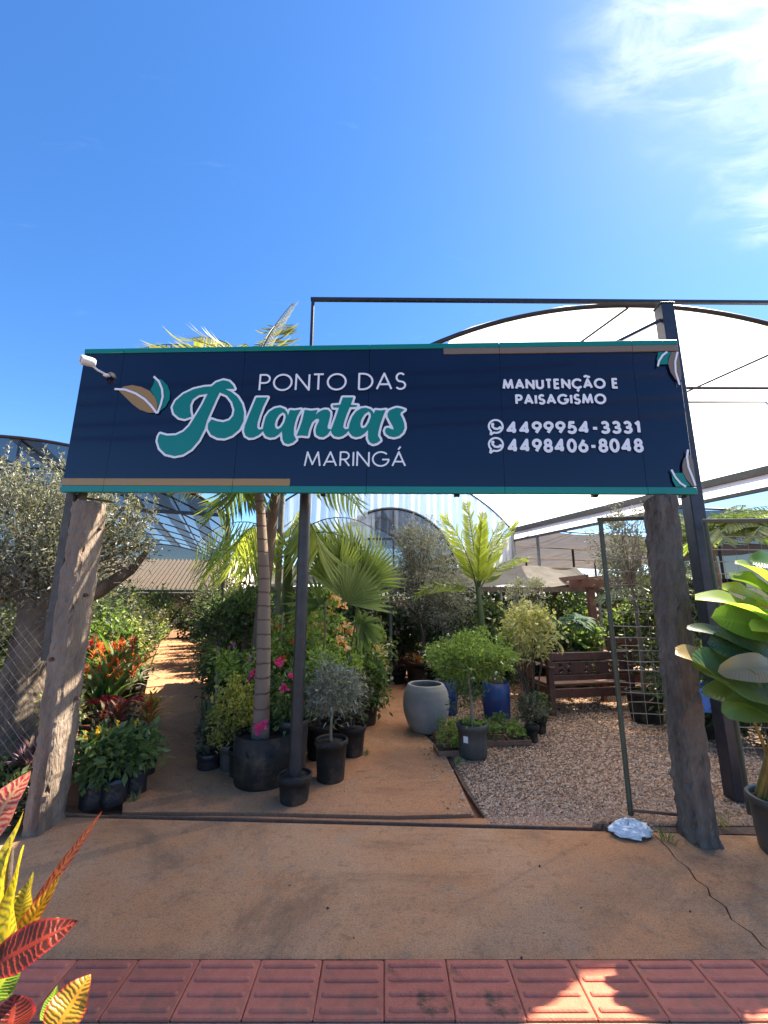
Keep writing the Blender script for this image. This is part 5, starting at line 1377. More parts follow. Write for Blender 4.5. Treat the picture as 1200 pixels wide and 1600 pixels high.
# seedling trays
def tray(x, y, rz, label, n, lm, w=.34, d=.20):
    root = empty('seedling_tray', (x,y,0), label, 'seedling tray', rz=rz); mb = MB()
    for c, s in (((0,-d/2,.025),(w,.014,.05)),((0,d/2,.025),(w,.014,.05)),((-w/2,0,.025),(.014,d-.016,.05)),((w/2,0,.025),(.014,d-.016,.05))): bbox(mb, c, s, .003)
    bbox(mb, (0,0,.008), (w-.016,d-.016,.012), .002); mb.build('tray', M['wood_seat'], root)
    mb = MB(); v = [(-w/2+.01,-d/2+.01,.035),(w/2-.01,-d/2+.01,.035),(w/2-.01,d/2-.01,.035),(-w/2+.01,d/2-.01,.035)]; mb.add(v, [(0,1,2,3)]); mb.build('soil', M['soil'], root)
    mb = MB()
    for k in range(n):
        px, py = (rng.random()-.5)*(w-.06), (rng.random()-.5)*(d-.05); h = .06+.06*rng.random()
        crown(mb, (px,py,.04+h), (.045,.045,h*.6), 26, .038, .024, 5, .5)
    mb.build('seedlings', LM[lm], root)
tray(.665,4.42,.12,'seedling tray of yellow green sprouts left of the grey pot',9,'bright')
tray(.70,4.80,.10,'seedling tray tucked behind between planter and grey pot',8,'fern')
tray(1.10,4.70,-.03,'seedling tray just right of the grey ribbed pot',9,'green')
tray(1.37,4.72,.02,'rightmost seedling tray beside the small potted shrub',9,'fern',.22)
tray(1.22,4.98,.05,'rear seedling tray in front of the blue drum pot',9,'green')

# ---- left row in front of the first concrete post
def grow_bag(x, y, label, r=.085, h=.17):
    root = empty('grow_bag', (x,y,0), label, 'grow bag'); mb = MB()
    a = np.arange(26)*2*math.pi/26; v = []
    zs = [0,.01,h*.3,h*.6,h*.85,h,h*1.02,h*.9]
    for i, z in enumerate(zs):
        rr = r*(.90 if i == 0 else 1.0 if i < 5 else .95 if i == 5 else .90 if i == 6 else .84)
        w = 1+.05*np.sin(3*a+z*20)+.04*np.sin(7*a+z*33)
        v.append(np.stack([rr*w*np.cos(a), rr*w*np.sin(a), np.full(26,z)+.008*np.sin(5*a+i)*(i>3)], -1))
    k = np.arange(len(zs)-1)[:,None]*26; j = np.arange(26)[None]; j2 = (j+1)%26
    mb.add(np.concatenate(v), np.stack([k+j,k+j2,k+26+j2,k+26+j],-1).reshape(-1,4)); mb.build('bag', M['bag'], root, True)
    mb = MB(); disc(mb, (0,0,h*.9), r*.86, 18, .012); mb.build('soil', M['soil'], root)
    return root
for k, (x, y, lab) in enumerate(((-2.075,3.36,'black grow bag with leafy plant right beside the left concrete post'),(-1.955,3.40,'crinkled black grow bag standing at the path corner'),(-1.90,3.56,'black grow bag behind the corner bag along the path'))):
    root = grow_bag(x, y, lab); 
    for q in range(5):
        a = q*1.3+k; t = np.array([.08*math.cos(a),.08*math.sin(a),.40+.12*rng.random()]); stem(root, [(0,0,.14), t*.5+np.array([0,0,.1]), t], [.006,.005,.003], M['stem_green'], 'stem', 5)
    mb = MB(); crown(mb, (0,0,.33), (.16,.14,.15), 380, .070, .036, 18, .42); mb.build('foliage', LM['green'], root)
    mb = MB(); P = [(rng.normal(0,.07), rng.normal(-.03,.05), .44+.06*rng.random()) for _ in range(2 if k else 3)]
    for p in P:
        for q in range(4): petals(mb, [np.array(p)+np.array([0,0,.014*q])], .024-.003*q, 4)
    mb.build('flowers', LM['f_yellow'], root)
def croton_small(x, y, label, lm, n=26, L=.20, W=.035, z=.2, potm='pot_black'):
    root = empty('croton', (x,y,0), label, 'croton'); pot(root, .10, .20, M[potm]); mb = MB()
    stem(root, [(0,0,.16),(0,0,z+.12)], [.010,.008], M['stem_brown'], 'stem', 6)
    rosette(mb, (0,0,z), n, L, W, (5,82), .14, 'lance', 5); rosette(mb, (0,0,z+.08), n//2, L*.8, W, (20,85), .14, 'lance', 5)
    mb.build('leaves', LM[lm], root); return root
croton_small(-2.18,3.72,'dark red leaved croton behind the black grow bags','cr_red',30,.22,.035,.38)
croton_small(-2.02,3.92,'yellow and red croton at the path edge','cr_yel',34,.22,.036,.40)
croton_small(-2.42,3.95,'second dark red croton farther from the path','cr_red',28,.22,.035,.30)
def celosia(x, y, label):
    root = empty('red_flower_plant', (x,y,0), label, 'flower'); pot(root, .11, .22, M['pot_black']); mb = MB(); crown(mb, (0,0,.34), (.15,.15,.13), 300, .06, .03, 10, .45); mb.build('foliage', LM['dark'], root)
    mb = MB()
    for k in range(16):
        p = np.array([rng.normal(0,.085), rng.normal(0,.07), .50+.03*rng.random()]); P = p+rng.normal(0,.015,(22,3))*np.array([1,1,.5]); leaves(mb, P, rand_dirs(22,1), .02, .018)
    mb.build('flower_heads', LM['f_red'], root)
celosia(-2.32,4.22,'plant with dense dark red flower heads near the left row front'); celosia(-2.62,4.25,'second red flower head plant closer to the left post')
def heliconia(x, y, label, h=.75, n=30, fcol='f_orange'):
    root = empty('strap_leaf_plant', (x,y,0), label, 'heliconia'); pot(root, .16, .24, M['pot_black']); mb = MB()
    rosette(mb, (0,0,.2), n, h, .075, (38,84), .16, 'lance', 8, .2); mb.build('leaves', LM['strap'], root)
    mb = MB()
    for k in range(18):
        a = rng.random()*6.28; r = .36*math.sqrt(rng.random()); p = np.array([r*math.cos(a), r*math.sin(a), h*.98+.14*rng.random()])
        for q in range(7): b = p+np.array([0,0,.012*q]); d = rand_dirs(1,.7)[0]; blade(mb, b, b+d*.085, .020, .1, (0,0,1), 3, .3, 'lance')
    mb.build('flowers', LM[fcol], root)
heliconia(-3.0,4.95,'heliconia with long green leaves and orange flowers beside the left path')
heliconia(-2.82,4.5,'front heliconia with broad glossy green leaves and few flowers',.62,26)
heliconia(-3.38,5.5,'heliconia with orange and red flowers behind the first two',.78,24,'f_red')
for x, y, lab, lm in ((-3.8,6.0,'yellow green striped bromeliad high on the left row','bright'),(-3.4,5.95,'silvery spiky plant spilling over the left path edge','silver'),(-3.7,6.7,'grey green spiky plant farther along the left path','silver')):
    root = empty('spiky_plant', (x,y,0), lab, 'bromeliad'); pot(root, .15, .30, M['pot_black']); mb = MB(); rosette(mb, (0,0,.28), 40, .40, .035, (5,80), .16, 'lance', 5); mb.build('leaves', LM[lm], root)
# old gnarled olive on the left
def old_olive():
    root = empty('olive_tree', (-3.12,4.0,0), 'old gnarled olive tree with silvery crown left of the sign', 'olive tree')
    mb = MB()
    tube(mb, [(.05,0,-.03),(.02,0,.12),(-.05,0,.4),(-.12,0,.75),(-.10,.02,1.05),(-.12,.03,1.35)], [.34,.26,.19,.165,.15,.13], 18, True, .10)
    tube(mb, [(.14,-.10,-.03),(.05,-.12,.25),(-.05,-.10,.6),(-.10,-.06,.95)], [.13,.10,.09,.06], 12, True, .12)
    tube(mb, [(-.20,-.06,-.03),(-.18,-.08,.3),(-.17,-.05,.8)], [.14,.09,.06], 12, True, .12)
    mb.build('trunk', M['bark_old'], root, True)
    mb = MB(); tube(mb, [(-.10,.03,1.15),(.10,.08,1.38),(.35,.15,1.52),(.62,.2,1.72),(.75,.22,1.9)], [.10,.085,.07,.05,.025], 10, True, .08); mb.build('limb', M['bark_old'], root, True)
    mb = MB(); tube(mb, [(-.12,.03,1.25),(-.25,0,1.6),(-.3,-.05,2.0)], [.11,.08,.04], 10, True, .08); tube(mb, [(-.12,.03,1.25),(.05,.05,1.6),(.1,.05,2.1)], [.09,.06,.03], 8, True, .08); mb.build('limbs', M['bark_old'], root, True)
    mb = MB(); K = []
    for c, r, n in (((-.30,0,2.02),(.74,.6,.66),9500), ((.05,.05,1.95),(.55,.45,.55),4200), ((.52,.22,2.02),(.28,.28,.34),1300), ((-.75,-.1,1.60),(.5,.5,.6),3600), ((-.25,.3,1.5),(.6,.4,.5),2600)):
        k = crown(mb, c, r, n, .058, .015, 60, .28, .5, shell=.25); K += list(k[:14])
    for q in range(110):                     # upright leafy shoots above the crown
        a = rng.random()*6.28; r = .75*math.sqrt(rng.random()); p = np.array([-.22+r*math.cos(a)*.95, r*.7*math.sin(a), 2.32-.25*r]); h = .28+.38*rng.random(); m = 44
        t = rng.random(m); P = p+np.stack([t*.05*rng.normal()+.0*t, t*.05*rng.normal(), t*h], -1); D = rand_dirs(m,.9); leaves(mb, P, D, .045, .014)
    for q in range(16):
        a = rng.random()*6.28; r = .3*rng.random(); p = np.array([.58+r*math.cos(a), .2+r*math.sin(a), 2.2]); h = .2+.25*rng.random(); m = 30; t = rng.random(m); P = p+np.stack([0*t,0*t,t*h],-1); leaves(mb, P, rand_dirs(m,.9), .045, .014)
    mb.build('foliage', LM['olive'], root); twigs(root, (-.2,0,1.5), K, M['bark'], .02, 50)
old_olive()
root = empty('rhoeo_plant', (-2.62,3.42,0), 'purple and silver striped low plant left of the first concrete post', 'rhoeo'); pot(root, .15, .22, M['pot_black']); mb = MB(); rosette(mb, (0,0,.22), 34, .24, .034, (10,80), .12, 'lance', 5); mb.build('leaves', LM['purple'], root)
shrub('weed_clump', 'dark green weeds at the foot of the first concrete post', 'weed', -2.50,3.12, .0, .34, .24, 500, .07, .03, 'dark', clumps=16)
shrub('weed_clump', 'green weeds on the far left behind the croton leaves', 'weed', -2.95,3.2, .0, .42, .34, 700, .07, .03, 'dark', clumps=16)
shrub('potted_shrub', 'yellow green variegated plant between olive trunk and concrete post', 'shrub', -2.66,3.75, .40, .72, .16, 260, .06, .035, 'varieg', (.1,.2,'pot_black'))
def chain_link():
    root = empty('chain_link_fence', (-4.3,3.34,0), 'rusty chain link fence in front of the old olive trunk', 'fence'); mb = MB(); L, H, s = 1.95, 1.25, .075
    n = int((L+H)/s)
    for k in range(n):
        for sg in (1,-1):
            x0 = k*s-(H if sg == 1 else 0)
            pts = []
            for z in np.linspace(0,H,5):
                x = x0+z if sg == 1 else x0+H-z-H+H*0
                x = (x0+z) if sg == 1 else (k*s-z)
                pts.append((x,-.08*x/L,z))
            pts = [p for p in pts if 0 <= p[0] <= L]
            if len(pts) > 1: tube(mb, [pts[0],pts[-1]], .0018, 3, False)
    mb.build('wire_mesh', M['wire'], root)
    mb = MB(); tube(mb, [(0,0,0),(0,0,1.3)], .02, 8); mb.build('post', M['grey_steel'], root, True)
chain_link()

# ---- shrubs along the paths and at the back, told apart by place
GRP = 'shrubs crowding the back rows'
def row_shrub(x, y, z1, r, lm, lab, n=700, L=.08, W=.04, fl=None, z0=.15, cl=20):
    return shrub('nursery_shrub', lab, 'shrub', x, y, z0, z1, r, n, L, W, lm, (.15,.26,'pot_black'), clumps=cl, spread=.36, fl=fl, group=GRP, stuffy=True)
def path_x(y): return -1.80-.4605*(y-3.2)*1.02
ORD = ['nearest','second','third','fourth','fifth','sixth','seventh','eighth','ninth','tenth','eleventh','twelfth','thirteenth','farthest']
LOOK = {'green':'mid green','olive':'greyish olive','dark':'dark green','olive_dark':'dull olive green','bright':'bright green','varieg':'cream variegated'}
yy = 5.7; k = 0
seq = ['green','olive','bright','olive_dark','varieg','green','dark']
while yy < 14.5:
    for q, off in enumerate((-.62,-1.30)):
        x = path_x(yy)+off+rng.normal(0,.08); lm = seq[(k*2+q*3) % 7]
        row_shrub(x, yy+rng.normal(0,.12), (1.0 if off > -.8 else 1.60)+.35*rng.random(), .42+.12*rng.random(), lm, '%s %s shrub counted back left of the left path, %s row' % (ORD[k], LOOK[lm], ('path edge','outer')[q]), 1100, .085, .040)
    x = path_x(yy)+.64+.52; lm = ['dark','green','dark','olive_dark'][k % 4]
    row_shrub(x, yy+rng.normal(0,.1), (.75 if k < 4 else 1.1)+.4*rng.random(), .34+.08*rng.random(), lm, '%s %s shrub counted back along the right side of the left path' % (ORD[k], LOOK[lm]), 1100, .085, .040)
    yy += .74; k += 1
shrub('olive_bush', 'wide dark olive bush at the corner of the left path', 'olive tree', -3.75,10.2, .40, 2.05, .85, 5200, .085, .026, 'olive_dark', (.25,.4,'pot_black'), clumps=70, spread=.26, shell=.5)
for x, y, z1, r, lm, fl, lab in ((-1.75,5.6,1.35,.42,'green',None,'mid green shrub just left of the king palm trunk'),(-1.95,6.4,1.3,.45,'dark',None,'dark green shrub behind the left side of the king palm'),(-1.3,6.3,1.3,.45,'green',('f_white',14,.05),'white flowered green shrub directly behind the king palm'),(-1.0,5.9,1.2,.38,'varieg',None,'cream leaved shrub between king palm and sign pole'),(-.85,6.4,1.15,.40,'green',('f_peach',12,.05),'peach flowered shrub behind the sign pole'),(-.22,6.2,1.0,.30,'varieg',('f_white',22,.04),'white flowered variegated shrub at the bend of the path'),(-.20,6.8,1.1,.34,'bright',('f_white',18,.04),'bright green shrub farther back at the bend of the path'),(-.55,7.3,1.2,.42,'dark',None,'dark shrub farthest back behind the fan palm'),(-1.5,7.1,1.5,.5,'dark',None,'tall dark shrub behind the white flowered shrub'),(-2.2,7.1,1.5,.5,'green',None,'tall mid green shrub right of the wide olive bush'),
    (-.45,4.95,.95,.28,'bright',('f_peach',10,.04),'bright green shrub with few peach flowers below the fan palm'),(-.85,4.75,1.0,.30,'green',('f_white',8,.035),'green shrub between the ringed palm and the sign pole'),(-.22,5.35,.85,.26,'green',None,'low green shrub beside the path near the olive standard'),(-1.1,5.15,1.15,.34,'bright',None,'light green shrub right behind the ringed palm'),(-1.75,5.25,1.05,.36,'dark',None,'dark shrub behind the feathery young tree'),(-2.05,5.75,.9,.30,'green',None,'mid green shrub at the right edge of the left path')):
    row_shrub(x, y, z1, r, lm, lab, 1150, .072, .036, fl)
for x, y, z1, r, lm, fl, lab in ((-.25,8.15,1.35,.5,'dark',('f_mix',60,.055),'shrub covered in pink and white flowers at the end of the path'),(.3,8.5,1.3,.5,'dark',('f_mix',40,.055),'second pink and white flowered shrub right of the path end'),(-.9,8.4,1.5,.55,'dark',None,'dark shrub under the tarp left of the flowered ones'),(1.1,7.9,1.45,.55,'dark',None,'dark shrub behind the big grey olive'),(1.7,7.6,1.5,.5,'dark',None,'dark shrub behind the young bright palm'),(2.2,8.1,1.5,.55,'dark',None,'dark shrub behind the silver topiary ball'),(-1.6,8.4,1.5,.55,'dark',None,'dark shrub under the left part of the tarp'),(.9,8.8,1.6,.6,'dark',None,'dark shrub deep under the tarp behind the olive'),(2.9,8.6,1.5,.6,'dark',None,'dark shrub at the right end of the tarp'),(1.75,6.9,1.05,.4,'dark',None,'low dark shrub behind the variegated shrub'),(-2.5,9.4,1.7,.7,'dark',None,'tall dark shrub right of the wide olive bush'),(-3.3,11.6,1.7,.7,'dark',None,'dark shrub at the front of the net tunnel')):
    row_shrub(x, y, z1, r, lm, lab, 1700, .11, .052, fl)
for x, y, z1, r, lm, lab in ((3.3,9.2,1.6,.75,'dark','dark shrub behind the pergola, leftmost'),(4.3,9.0,1.65,.75,'green','mid green shrub behind the pergola'),(5.2,8.6,1.6,.75,'dark','dark shrub behind the pergola, second from the right'),(6.1,8.2,1.65,.75,'dark','dark shrub behind the pergola, rightmost'),(2.7,7.3,1.1,.40,'dark','low dark shrub beside the split leaf plant'),(3.3,7.4,1.0,.40,'green','low green shrub between the benches')):
    row_shrub(x, y, z1, r, lm, lab, 1900, .11, .055)
for x, y, z1, r, lab in ((-5.0,5.0,1.5,.8,'dark bush right behind the old olive trunk'),(-5.6,6.4,1.9,1.0,'tall dark bush behind the old olive crown'),(-4.6,6.2,1.7,.8,'dark bush between old olive and left rows'),(-4.9,3.9,1.2,.7,'dark bush at the far left picture edge'),(-6.4,8.0,2.0,1.1,'largest dark bush far behind the old olive')):
    row_shrub(x, y, z1, r, 'dark', lab, 2200, .12, .06)
k = 0
for x, y, z1, r in ((-8.6,16.2,1.75,1.0),(-7.0,16.6,1.75,1.0),(-5.4,16.0,1.8,1.0),(-4.4,13.6,1.75,1.0),(-3.0,12.4,1.7,1.0),(-1.6,11.6,1.7,1.0),(-.2,11.0,1.65,1.0),(1.2,10.8,1.65,1.0),(2.6,10.9,1.65,1.0),(4.2,11.4,1.7,1.0),(5.8,11.4,1.7,1.0),(7.4,10.8,1.7,1.0),(-10.2,15.5,1.8,1.1),(-8.8,12.5,1.8,1.1),(-7.6,10.2,1.9,1.1)):
    row_shrub(x, y, z1, r, 'dark', 'dark dense bush in the closing hedge line, %s from the left' % ['second','third','fourth','fifth','sixth','seventh','eighth','ninth','tenth','eleventh','twelfth','thirteenth','first','first before the hedge','second before the hedge'][k], 2300, .16, .085, None, .05, 30); k += 1
# monstera
root = empty('monstera_plant', (2.80,6.9,0), 'glossy dark split leaf plant beside the carved bench', 'monstera'); pot(root, .15, .3, M['pot_black']); mb = MB(); pt = MB()
for k in range(10):
    a = k*2.4; e = .5+.4*rng.random(); hub = np.array([.28*math.cos(a), .22*math.sin(a), .75+.4*rng.random()]); tube(pt, [(0,0,.26), hub*.6+np.array([0,0,.2]), hub], [.010,.008,.006], 5, False)
    fan_leaf(mb, hub, a, -20+20*rng.random(), .26, 9, 120, .075, .15, .5*rng.normal())
mb.build('leaves', LM['monstera'], root); pt.build('leaf_stalks', M['stem_green'], root, True)
# light olive behind the gate post
root = empty('olive_tree', (3.15,5.45,0), 'thin pale olive tree rising behind the right concrete post', 'olive tree'); pot(root, .2, .35, M['pot_black'])
stem(root, [(0,0,.3),(.03,0,.9),(.0,0,1.7)], [.03,.025,.015], M['bark'], 'trunk')
mb = MB(); K = crown(mb, (.02,0,2.05), (.46,.44,.66), 3600, .055, .016, 60, .26, .4, shell=.2); mb.build('foliage', LM['olive'], root); twigs(root, (0,0,1.6), K, M['stem_pale'], .010, 40)
# cycads and palms behind the fence
for x, y, zc, lab in ((4.25,5.4,2.2,'feathery palm with arching fronds behind the fence beside the steel post'),(4.75,4.95,2.15,'feathery palm at the far right behind the fence'),(4.0,6.3,1.5,'lower dark palm in the shade behind the fence')):
    root = empty('cycad_palm', (x,y,0), lab, 'palm tree'); stem(root, [(0,0,0),(.02,0,zc*.5),(-.06,0,zc)], [.04,.032,.028], M['stem_pale'], 'trunk')
    lf, rc = MB(), MB()
    for k in range(17): frond(lf, rc, (-.06,0,zc), k*2.4, 30+50*rng.random(), .85, 1.3, .22, .022, 20, .2)
    lf.build('fronds', LM['palm'] if zc > 1.9 else LM['dark'], root); rc.build('frond_ribs', M['stem_green'], root, True)
for x, y, z1, lab in ((3.4,4.9,.9,'low dark shrub just behind the steel post'),(4.0,4.6,1.2,'dark shrub close behind the wire fence panel'),(4.6,5.8,1.5,'tall dark shrub in the shade behind the fence palms'),(3.7,5.6,1.2,'dark shrub beside the thin pale olive tree'),(5.2,5.2,1.6,'tall dark shrub at the right edge behind the fence')):
    shrub('nursery_shrub', lab, 'shrub', x, y, .1, z1, .5, 1300, .09, .038, 'dark', (.15,.26,'pot_black'), group='shrubs behind the fence')
# ---- foreground croton, lower left
def croton_leaf_mat(name, bladec, vein, rim, vw):
    m, t, N, Lk = newmat(name)
    out = nd(t, 'ShaderNodeOutputMaterial'); b = nd(t, 'ShaderNodeBsdfPrincipled'); b.inputs['Roughness'].default_value = .42
    at = nd(t, 'ShaderNodeAttribute', attribute_name='leaf'); sp = nd(t, 'ShaderNodeSeparateXYZ'); Lk(at.outputs['Vector'], sp.inputs[0])
    def mth(op, a, b_=None, c=None):
        n = nd(t, 'ShaderNodeMath', operation=op)
        for k, v in enumerate((a, b_, c)):
            if v is None: continue
            if isinstance(v, (int, float)): n.inputs[k].default_value = v
            else: Lk(v, n.inputs[k])
        return n.outputs[0]
    u = mth('ABSOLUTE', sp.outputs['X']); v = sp.outputs['Y']
    tc = nd(t, 'ShaderNodeTexCoord'); nz = nd(t, 'ShaderNodeTexNoise'); nz.inputs['Scale'].default_value = 38; nz.inputs['Detail'].default_value = 3; Lk(tc.outputs['Object'], nz.inputs[0])
    w = mth('MULTIPLY_ADD', v, 15.0, mth('MULTIPLY', u, -1.15)); w = mth('ADD', w, mth('MULTIPLY', nz.outputs[0], 2.2)); w = mth('ADD', w, mth('MULTIPLY', sp.outputs['Z'], 3.7))
    tri = mth('ABSOLUTE', mth('SUBTRACT', mth('FRACT', w), .5))          # 0 on the vein
    thr = mth('MULTIPLY_ADD', mth('SUBTRACT', 1.0, u), vw*.25, vw)
    lat = nd(t, 'ShaderNodeMapRange', interpolation_type='SMOOTHSTEP'); Lk(tri, lat.inputs['Value']); lat.inputs['From Min'].default_value = 0; Lk(thr, lat.inputs['From Max']); lat.inputs['To Min'].default_value = 1; lat.inputs['To Max'].default_value = 0
    mid = nd(t, 'ShaderNodeMapRange', interpolation_type='SMOOTHSTEP'); Lk(u, mid.inputs['Value']); mid.inputs['From Min'].default_value = .06; mid.inputs['From Max'].default_value = .20; mid.inputs['To Min'].default_value = 1; mid.inputs['To Max'].default_value = 0
    f = mth('MAXIMUM', lat.outputs[0], mid.outputs[0])
    x = nd(t, 'ShaderNodeMix', data_type='RGBA'); Lk(f, x.inputs['Factor']); x.inputs['A'].default_value = lin(bladec); x.inputs['B'].default_value = lin(vein)
    ed = nd(t, 'ShaderNodeMapRange', interpolation_type='SMOOTHSTEP'); Lk(u, ed.inputs['Value']); ed.inputs['From Min'].default_value = .80; ed.inputs['From Max'].default_value = .97
    y = nd(t, 'ShaderNodeMix', data_type='RGBA'); Lk(ed.outputs[0], y.inputs['Factor']); Lk(x.outputs['Result'], y.inputs['A']); y.inputs['B'].default_value = lin(rim)
    n3 = nd(t, 'ShaderNodeTexNoise'); n3.inputs['Scale'].default_value = 60; n3.inputs['Detail'].default_value = 5; Lk(tc.outputs['Object'], n3.inputs[0]); sp3 = nd(t, 'ShaderNodeMapRange'); sp3.inputs['From Min'].default_value = .58; sp3.inputs['From Max'].default_value = .72; sp3.inputs['To Max'].default_value = .7; Lk(n3.outputs[0], sp3.inputs['Value'])
    y2 = nd(t, 'ShaderNodeMix', data_type='RGBA'); Lk(sp3.outputs[0], y2.inputs['Factor']); Lk(y.outputs['Result'], y2.inputs['A']); y2.inputs['B'].default_value = lin(bladec); y = y2
    Lk(y.outputs['Result'], b.inputs['Base Color'])
    bp = nd(t, 'ShaderNodeBump'); bp.inputs['Strength'].default_value = .35; bp.inputs['Distance'].default_value = .004; Lk(f, bp.inputs['Height']); Lk(bp.outputs[0], b.inputs['Normal'])
    tr = nd(t, 'ShaderNodeBsdfTranslucent'); Lk(y.outputs['Result'], tr.inputs[0])
    mx = nd(t, 'ShaderNodeMixShader'); mx.inputs[0].default_value = .45; Lk(b.outputs[0], mx.inputs[1]); Lk(tr.outputs[0], mx.inputs[2]); Lk(mx.outputs[0], out.inputs[0])
    return m
CM = {'y': croton_leaf_mat('yellow_veined_leaf', (.06,.11,.01), (.78,.58,.02), (.55,.30,.03), .62),
      'o': croton_leaf_mat('orange_veined_leaf', (.07,.10,.012), (.80,.36,.03), (.62,.08,.03), .55),
      'd': croton_leaf_mat('dark_red_veined_leaf', (.075,.018,.010), (.36,.045,.022), (.42,.03,.025), .30),
      'r': croton_leaf_mat('red_veined_leaf', (.16,.035,.020), (.50,.14,.07), (.40,.03,.03), .45),
      'p': croton_leaf_mat('pink_veined_leaf', (.50,.04,.05), (.75,.36,.18), (.70,.20,.15), .42),
      'g': croton_leaf_mat('green_veined_leaf', (.075,.16,.012), (.38,.46,.03), (.22,.30,.02), .30)}
CROTON = [('p', -1.063, 1.27, 0.795, -1.009, 1.33, 0.965, 0.087), ('y', -0.86, 1.12, 0.66, -0.899, 1.18, 0.929, 0.101), ('y', -0.803, 1.07, 0.679, -0.846, 1.13, 0.881, 0.063), ('r', -0.894, 1.22, 0.663, -0.761, 1.28, 0.887, 0.025), ('o', -0.842, 1.12, 0.654, -0.78, 1.18, 0.796, 0.042), ('d', -0.794, 1.02, 0.718, -0.667, 1.08, 0.759, 0.073), ('o', -0.87, 1.17, 0.65, -0.808, 1.23, 0.671, 0.047), ('g', -0.79, 1.02, 0.656, -0.784, 1.08, 0.698, 0.07), ('o', -0.624, 0.97, 0.641, -0.598, 1.03, 0.7, 0.073), ('g', -0.676, 1.02, 0.63, -0.693, 1.08, 0.643, 0.021), ('d', -0.715, 0.97, 0.626, -0.745, 1.03, 0.667, 0.085), ('y', -0.87, 1.17, 0.663, -0.888, 1.23, 0.771, 0.055), ('g', -1.014, 1.22, 0.696, -1.004, 1.28, 0.79, 0.076), ('d', -0.943, 1.17, 0.576, -0.976, 1.23, 0.745, 0.084), ('p', -0.875, 1.12, 0.544, -0.883, 1.18, 0.562, 0.052), ('o', -1.167, 1.32, 0.816, -1.09, 1.38, 0.887, 0.082)]
def croton_front():
    root = empty('croton_plant', (-.93,1.13,0), 'yellow, orange and red veined croton in the lower left foreground', 'croton')
    o = np.array([-.93,1.13,0])
    pot(root, .16, .26, M['pot_black'])
    stem(root, [(0,0,.2),(.03,0,.45),(.05,.02,.70),(.03,.03,.86)], [.012,.011,.009,.006], M['stem_brown'], 'stem')
    stem(root, [(.01,0,.2),(.14,-.06,.42),(.20,-.10,.62)], [.010,.008,.006], M['stem_brown'], 'stem')
    names = {'y':'yellow_leaf','o':'orange_leaf','d':'dark_red_leaf','r':'red_leaf','p':'pink_leaf','g':'green_leaf'}
    for c, bx, by, bz, tx, ty, tz, w in CROTON:
        mb = MB(); b, tp = np.array([bx,by,bz])-o, np.array([tx,ty,tz])-o
        blade(mb, b, tp, w, .09*rng.normal()+.06, (rng.normal(0,.3)+.15,-.9,.55), 20, .30, 'lance', .5*rng.normal(), None, .045)
        mb.build('leaf', CM[c], root, True)
croton_front()
# ---- big paddle leaf plant, right foreground
LUTEA = [('m', 2.423, 2.6, 1.206, 1.891, 2.52, 1.338, 0.235), ('l', 2.483, 2.7, 1.33, 2.063, 2.62, 1.505, 0.211), ('k', 2.313, 2.55, 1.07, 1.814, 2.47, 1.201, 0.223), ('m', 2.146, 2.5, 0.81, 1.72, 2.42, 0.942, 0.234), ('b', 2.2, 2.45, 0.968, 1.877, 2.37, 1.097, 0.176), ('m', 2.544, 2.65, 1.584, 2.22, 2.57, 1.664, 0.19), ('l', 2.294, 2.55, 1.265, 1.781, 2.47, 1.44, 0.207), ('m', 2.142, 2.45, 0.936, 1.645, 2.37, 1.097, 0.329), ('b', 1.96, 2.5, 0.959, 1.597, 2.42, 1.149, 0.242), ('k', 2.234, 2.6, 1.098, 1.749, 2.52, 1.277, 0.179), ('m', 2.438, 2.7, 1.408, 2.127, 2.62, 1.563, 0.261), ('l', 2.329, 2.6, 1.206, 2.102, 2.52, 1.422, 0.211), ('m', 2.369, 2.55, 1.466, 2.232, 2.47, 1.791, 0.239), ('b', 2.153, 2.4, 1.059, 1.739, 2.32, 1.072, 0.15), ('m', 2.153, 2.45, 0.903, 1.765, 2.37, 0.868, 0.184), ('l', 2.514, 2.75, 1.467, 2.216, 2.67, 1.664, 0.172), ('k', 2.295, 2.65, 0.983, 1.946, 2.57, 1.209, 0.165), ('m', 2.49, 2.6, 1.353, 2.41, 2.52, 1.728, 0.243), ('l', 2.323, 2.5, 1.181, 2.035, 2.42, 1.274, 0.195), ('k', 2.198, 2.5, 0.712, 1.947, 2.42, 0.862, 0.117)]
def paddle_mat(name, col, tr, under):
    m = leafmat(name, [tuple(k*.9 for k in col), tuple(k*1.1 for k in col)], tr, .33, .45, (1.3,1.35,.35), rib=under)
    t = m.node_tree; b = next(n for n in t.nodes if n.type == 'BSDF_PRINCIPLED')
    at = next(n for n in t.nodes if n.type == 'ATTRIBUTE'); sp = t.nodes.new('ShaderNodeSeparateXYZ'); t.links.new(at.outputs['Vector'], sp.inputs[0])
    ab = nd(t, 'ShaderNodeMath', operation='ABSOLUTE'); t.links.new(sp.outputs['X'], ab.inputs[0])
    w = nd(t, 'ShaderNodeMath', operation='MULTIPLY_ADD'); w.inputs[1].default_value = 24; t.links.new(sp.outputs['Y'], w.inputs[0])
    m2 = nd(t, 'ShaderNodeMath', operation='MULTIPLY'); m2.inputs[1].default_value = -3.; t.links.new(ab.outputs[0], m2.inputs[0]); t.links.new(m2.outputs[0], w.inputs[2])
    s = nd(t, 'ShaderNodeMath', operation='SINE'); s2 = nd(t, 'ShaderNodeMath', operation='MULTIPLY'); s2.inputs[1].default_value = 6.28; t.links.new(w.outputs[0], s2.inputs[0]); t.links.new(s2.outputs[0], s.inputs[0])
    bp = nd(t, 'ShaderNodeBump'); bp.inputs['Strength'].default_value = .22; bp.inputs['Distance'].default_value = .004; t.links.new(s.outputs[0], bp.inputs['Height']); t.links.new(bp.outputs[0], b.inputs['Normal'])
    return m
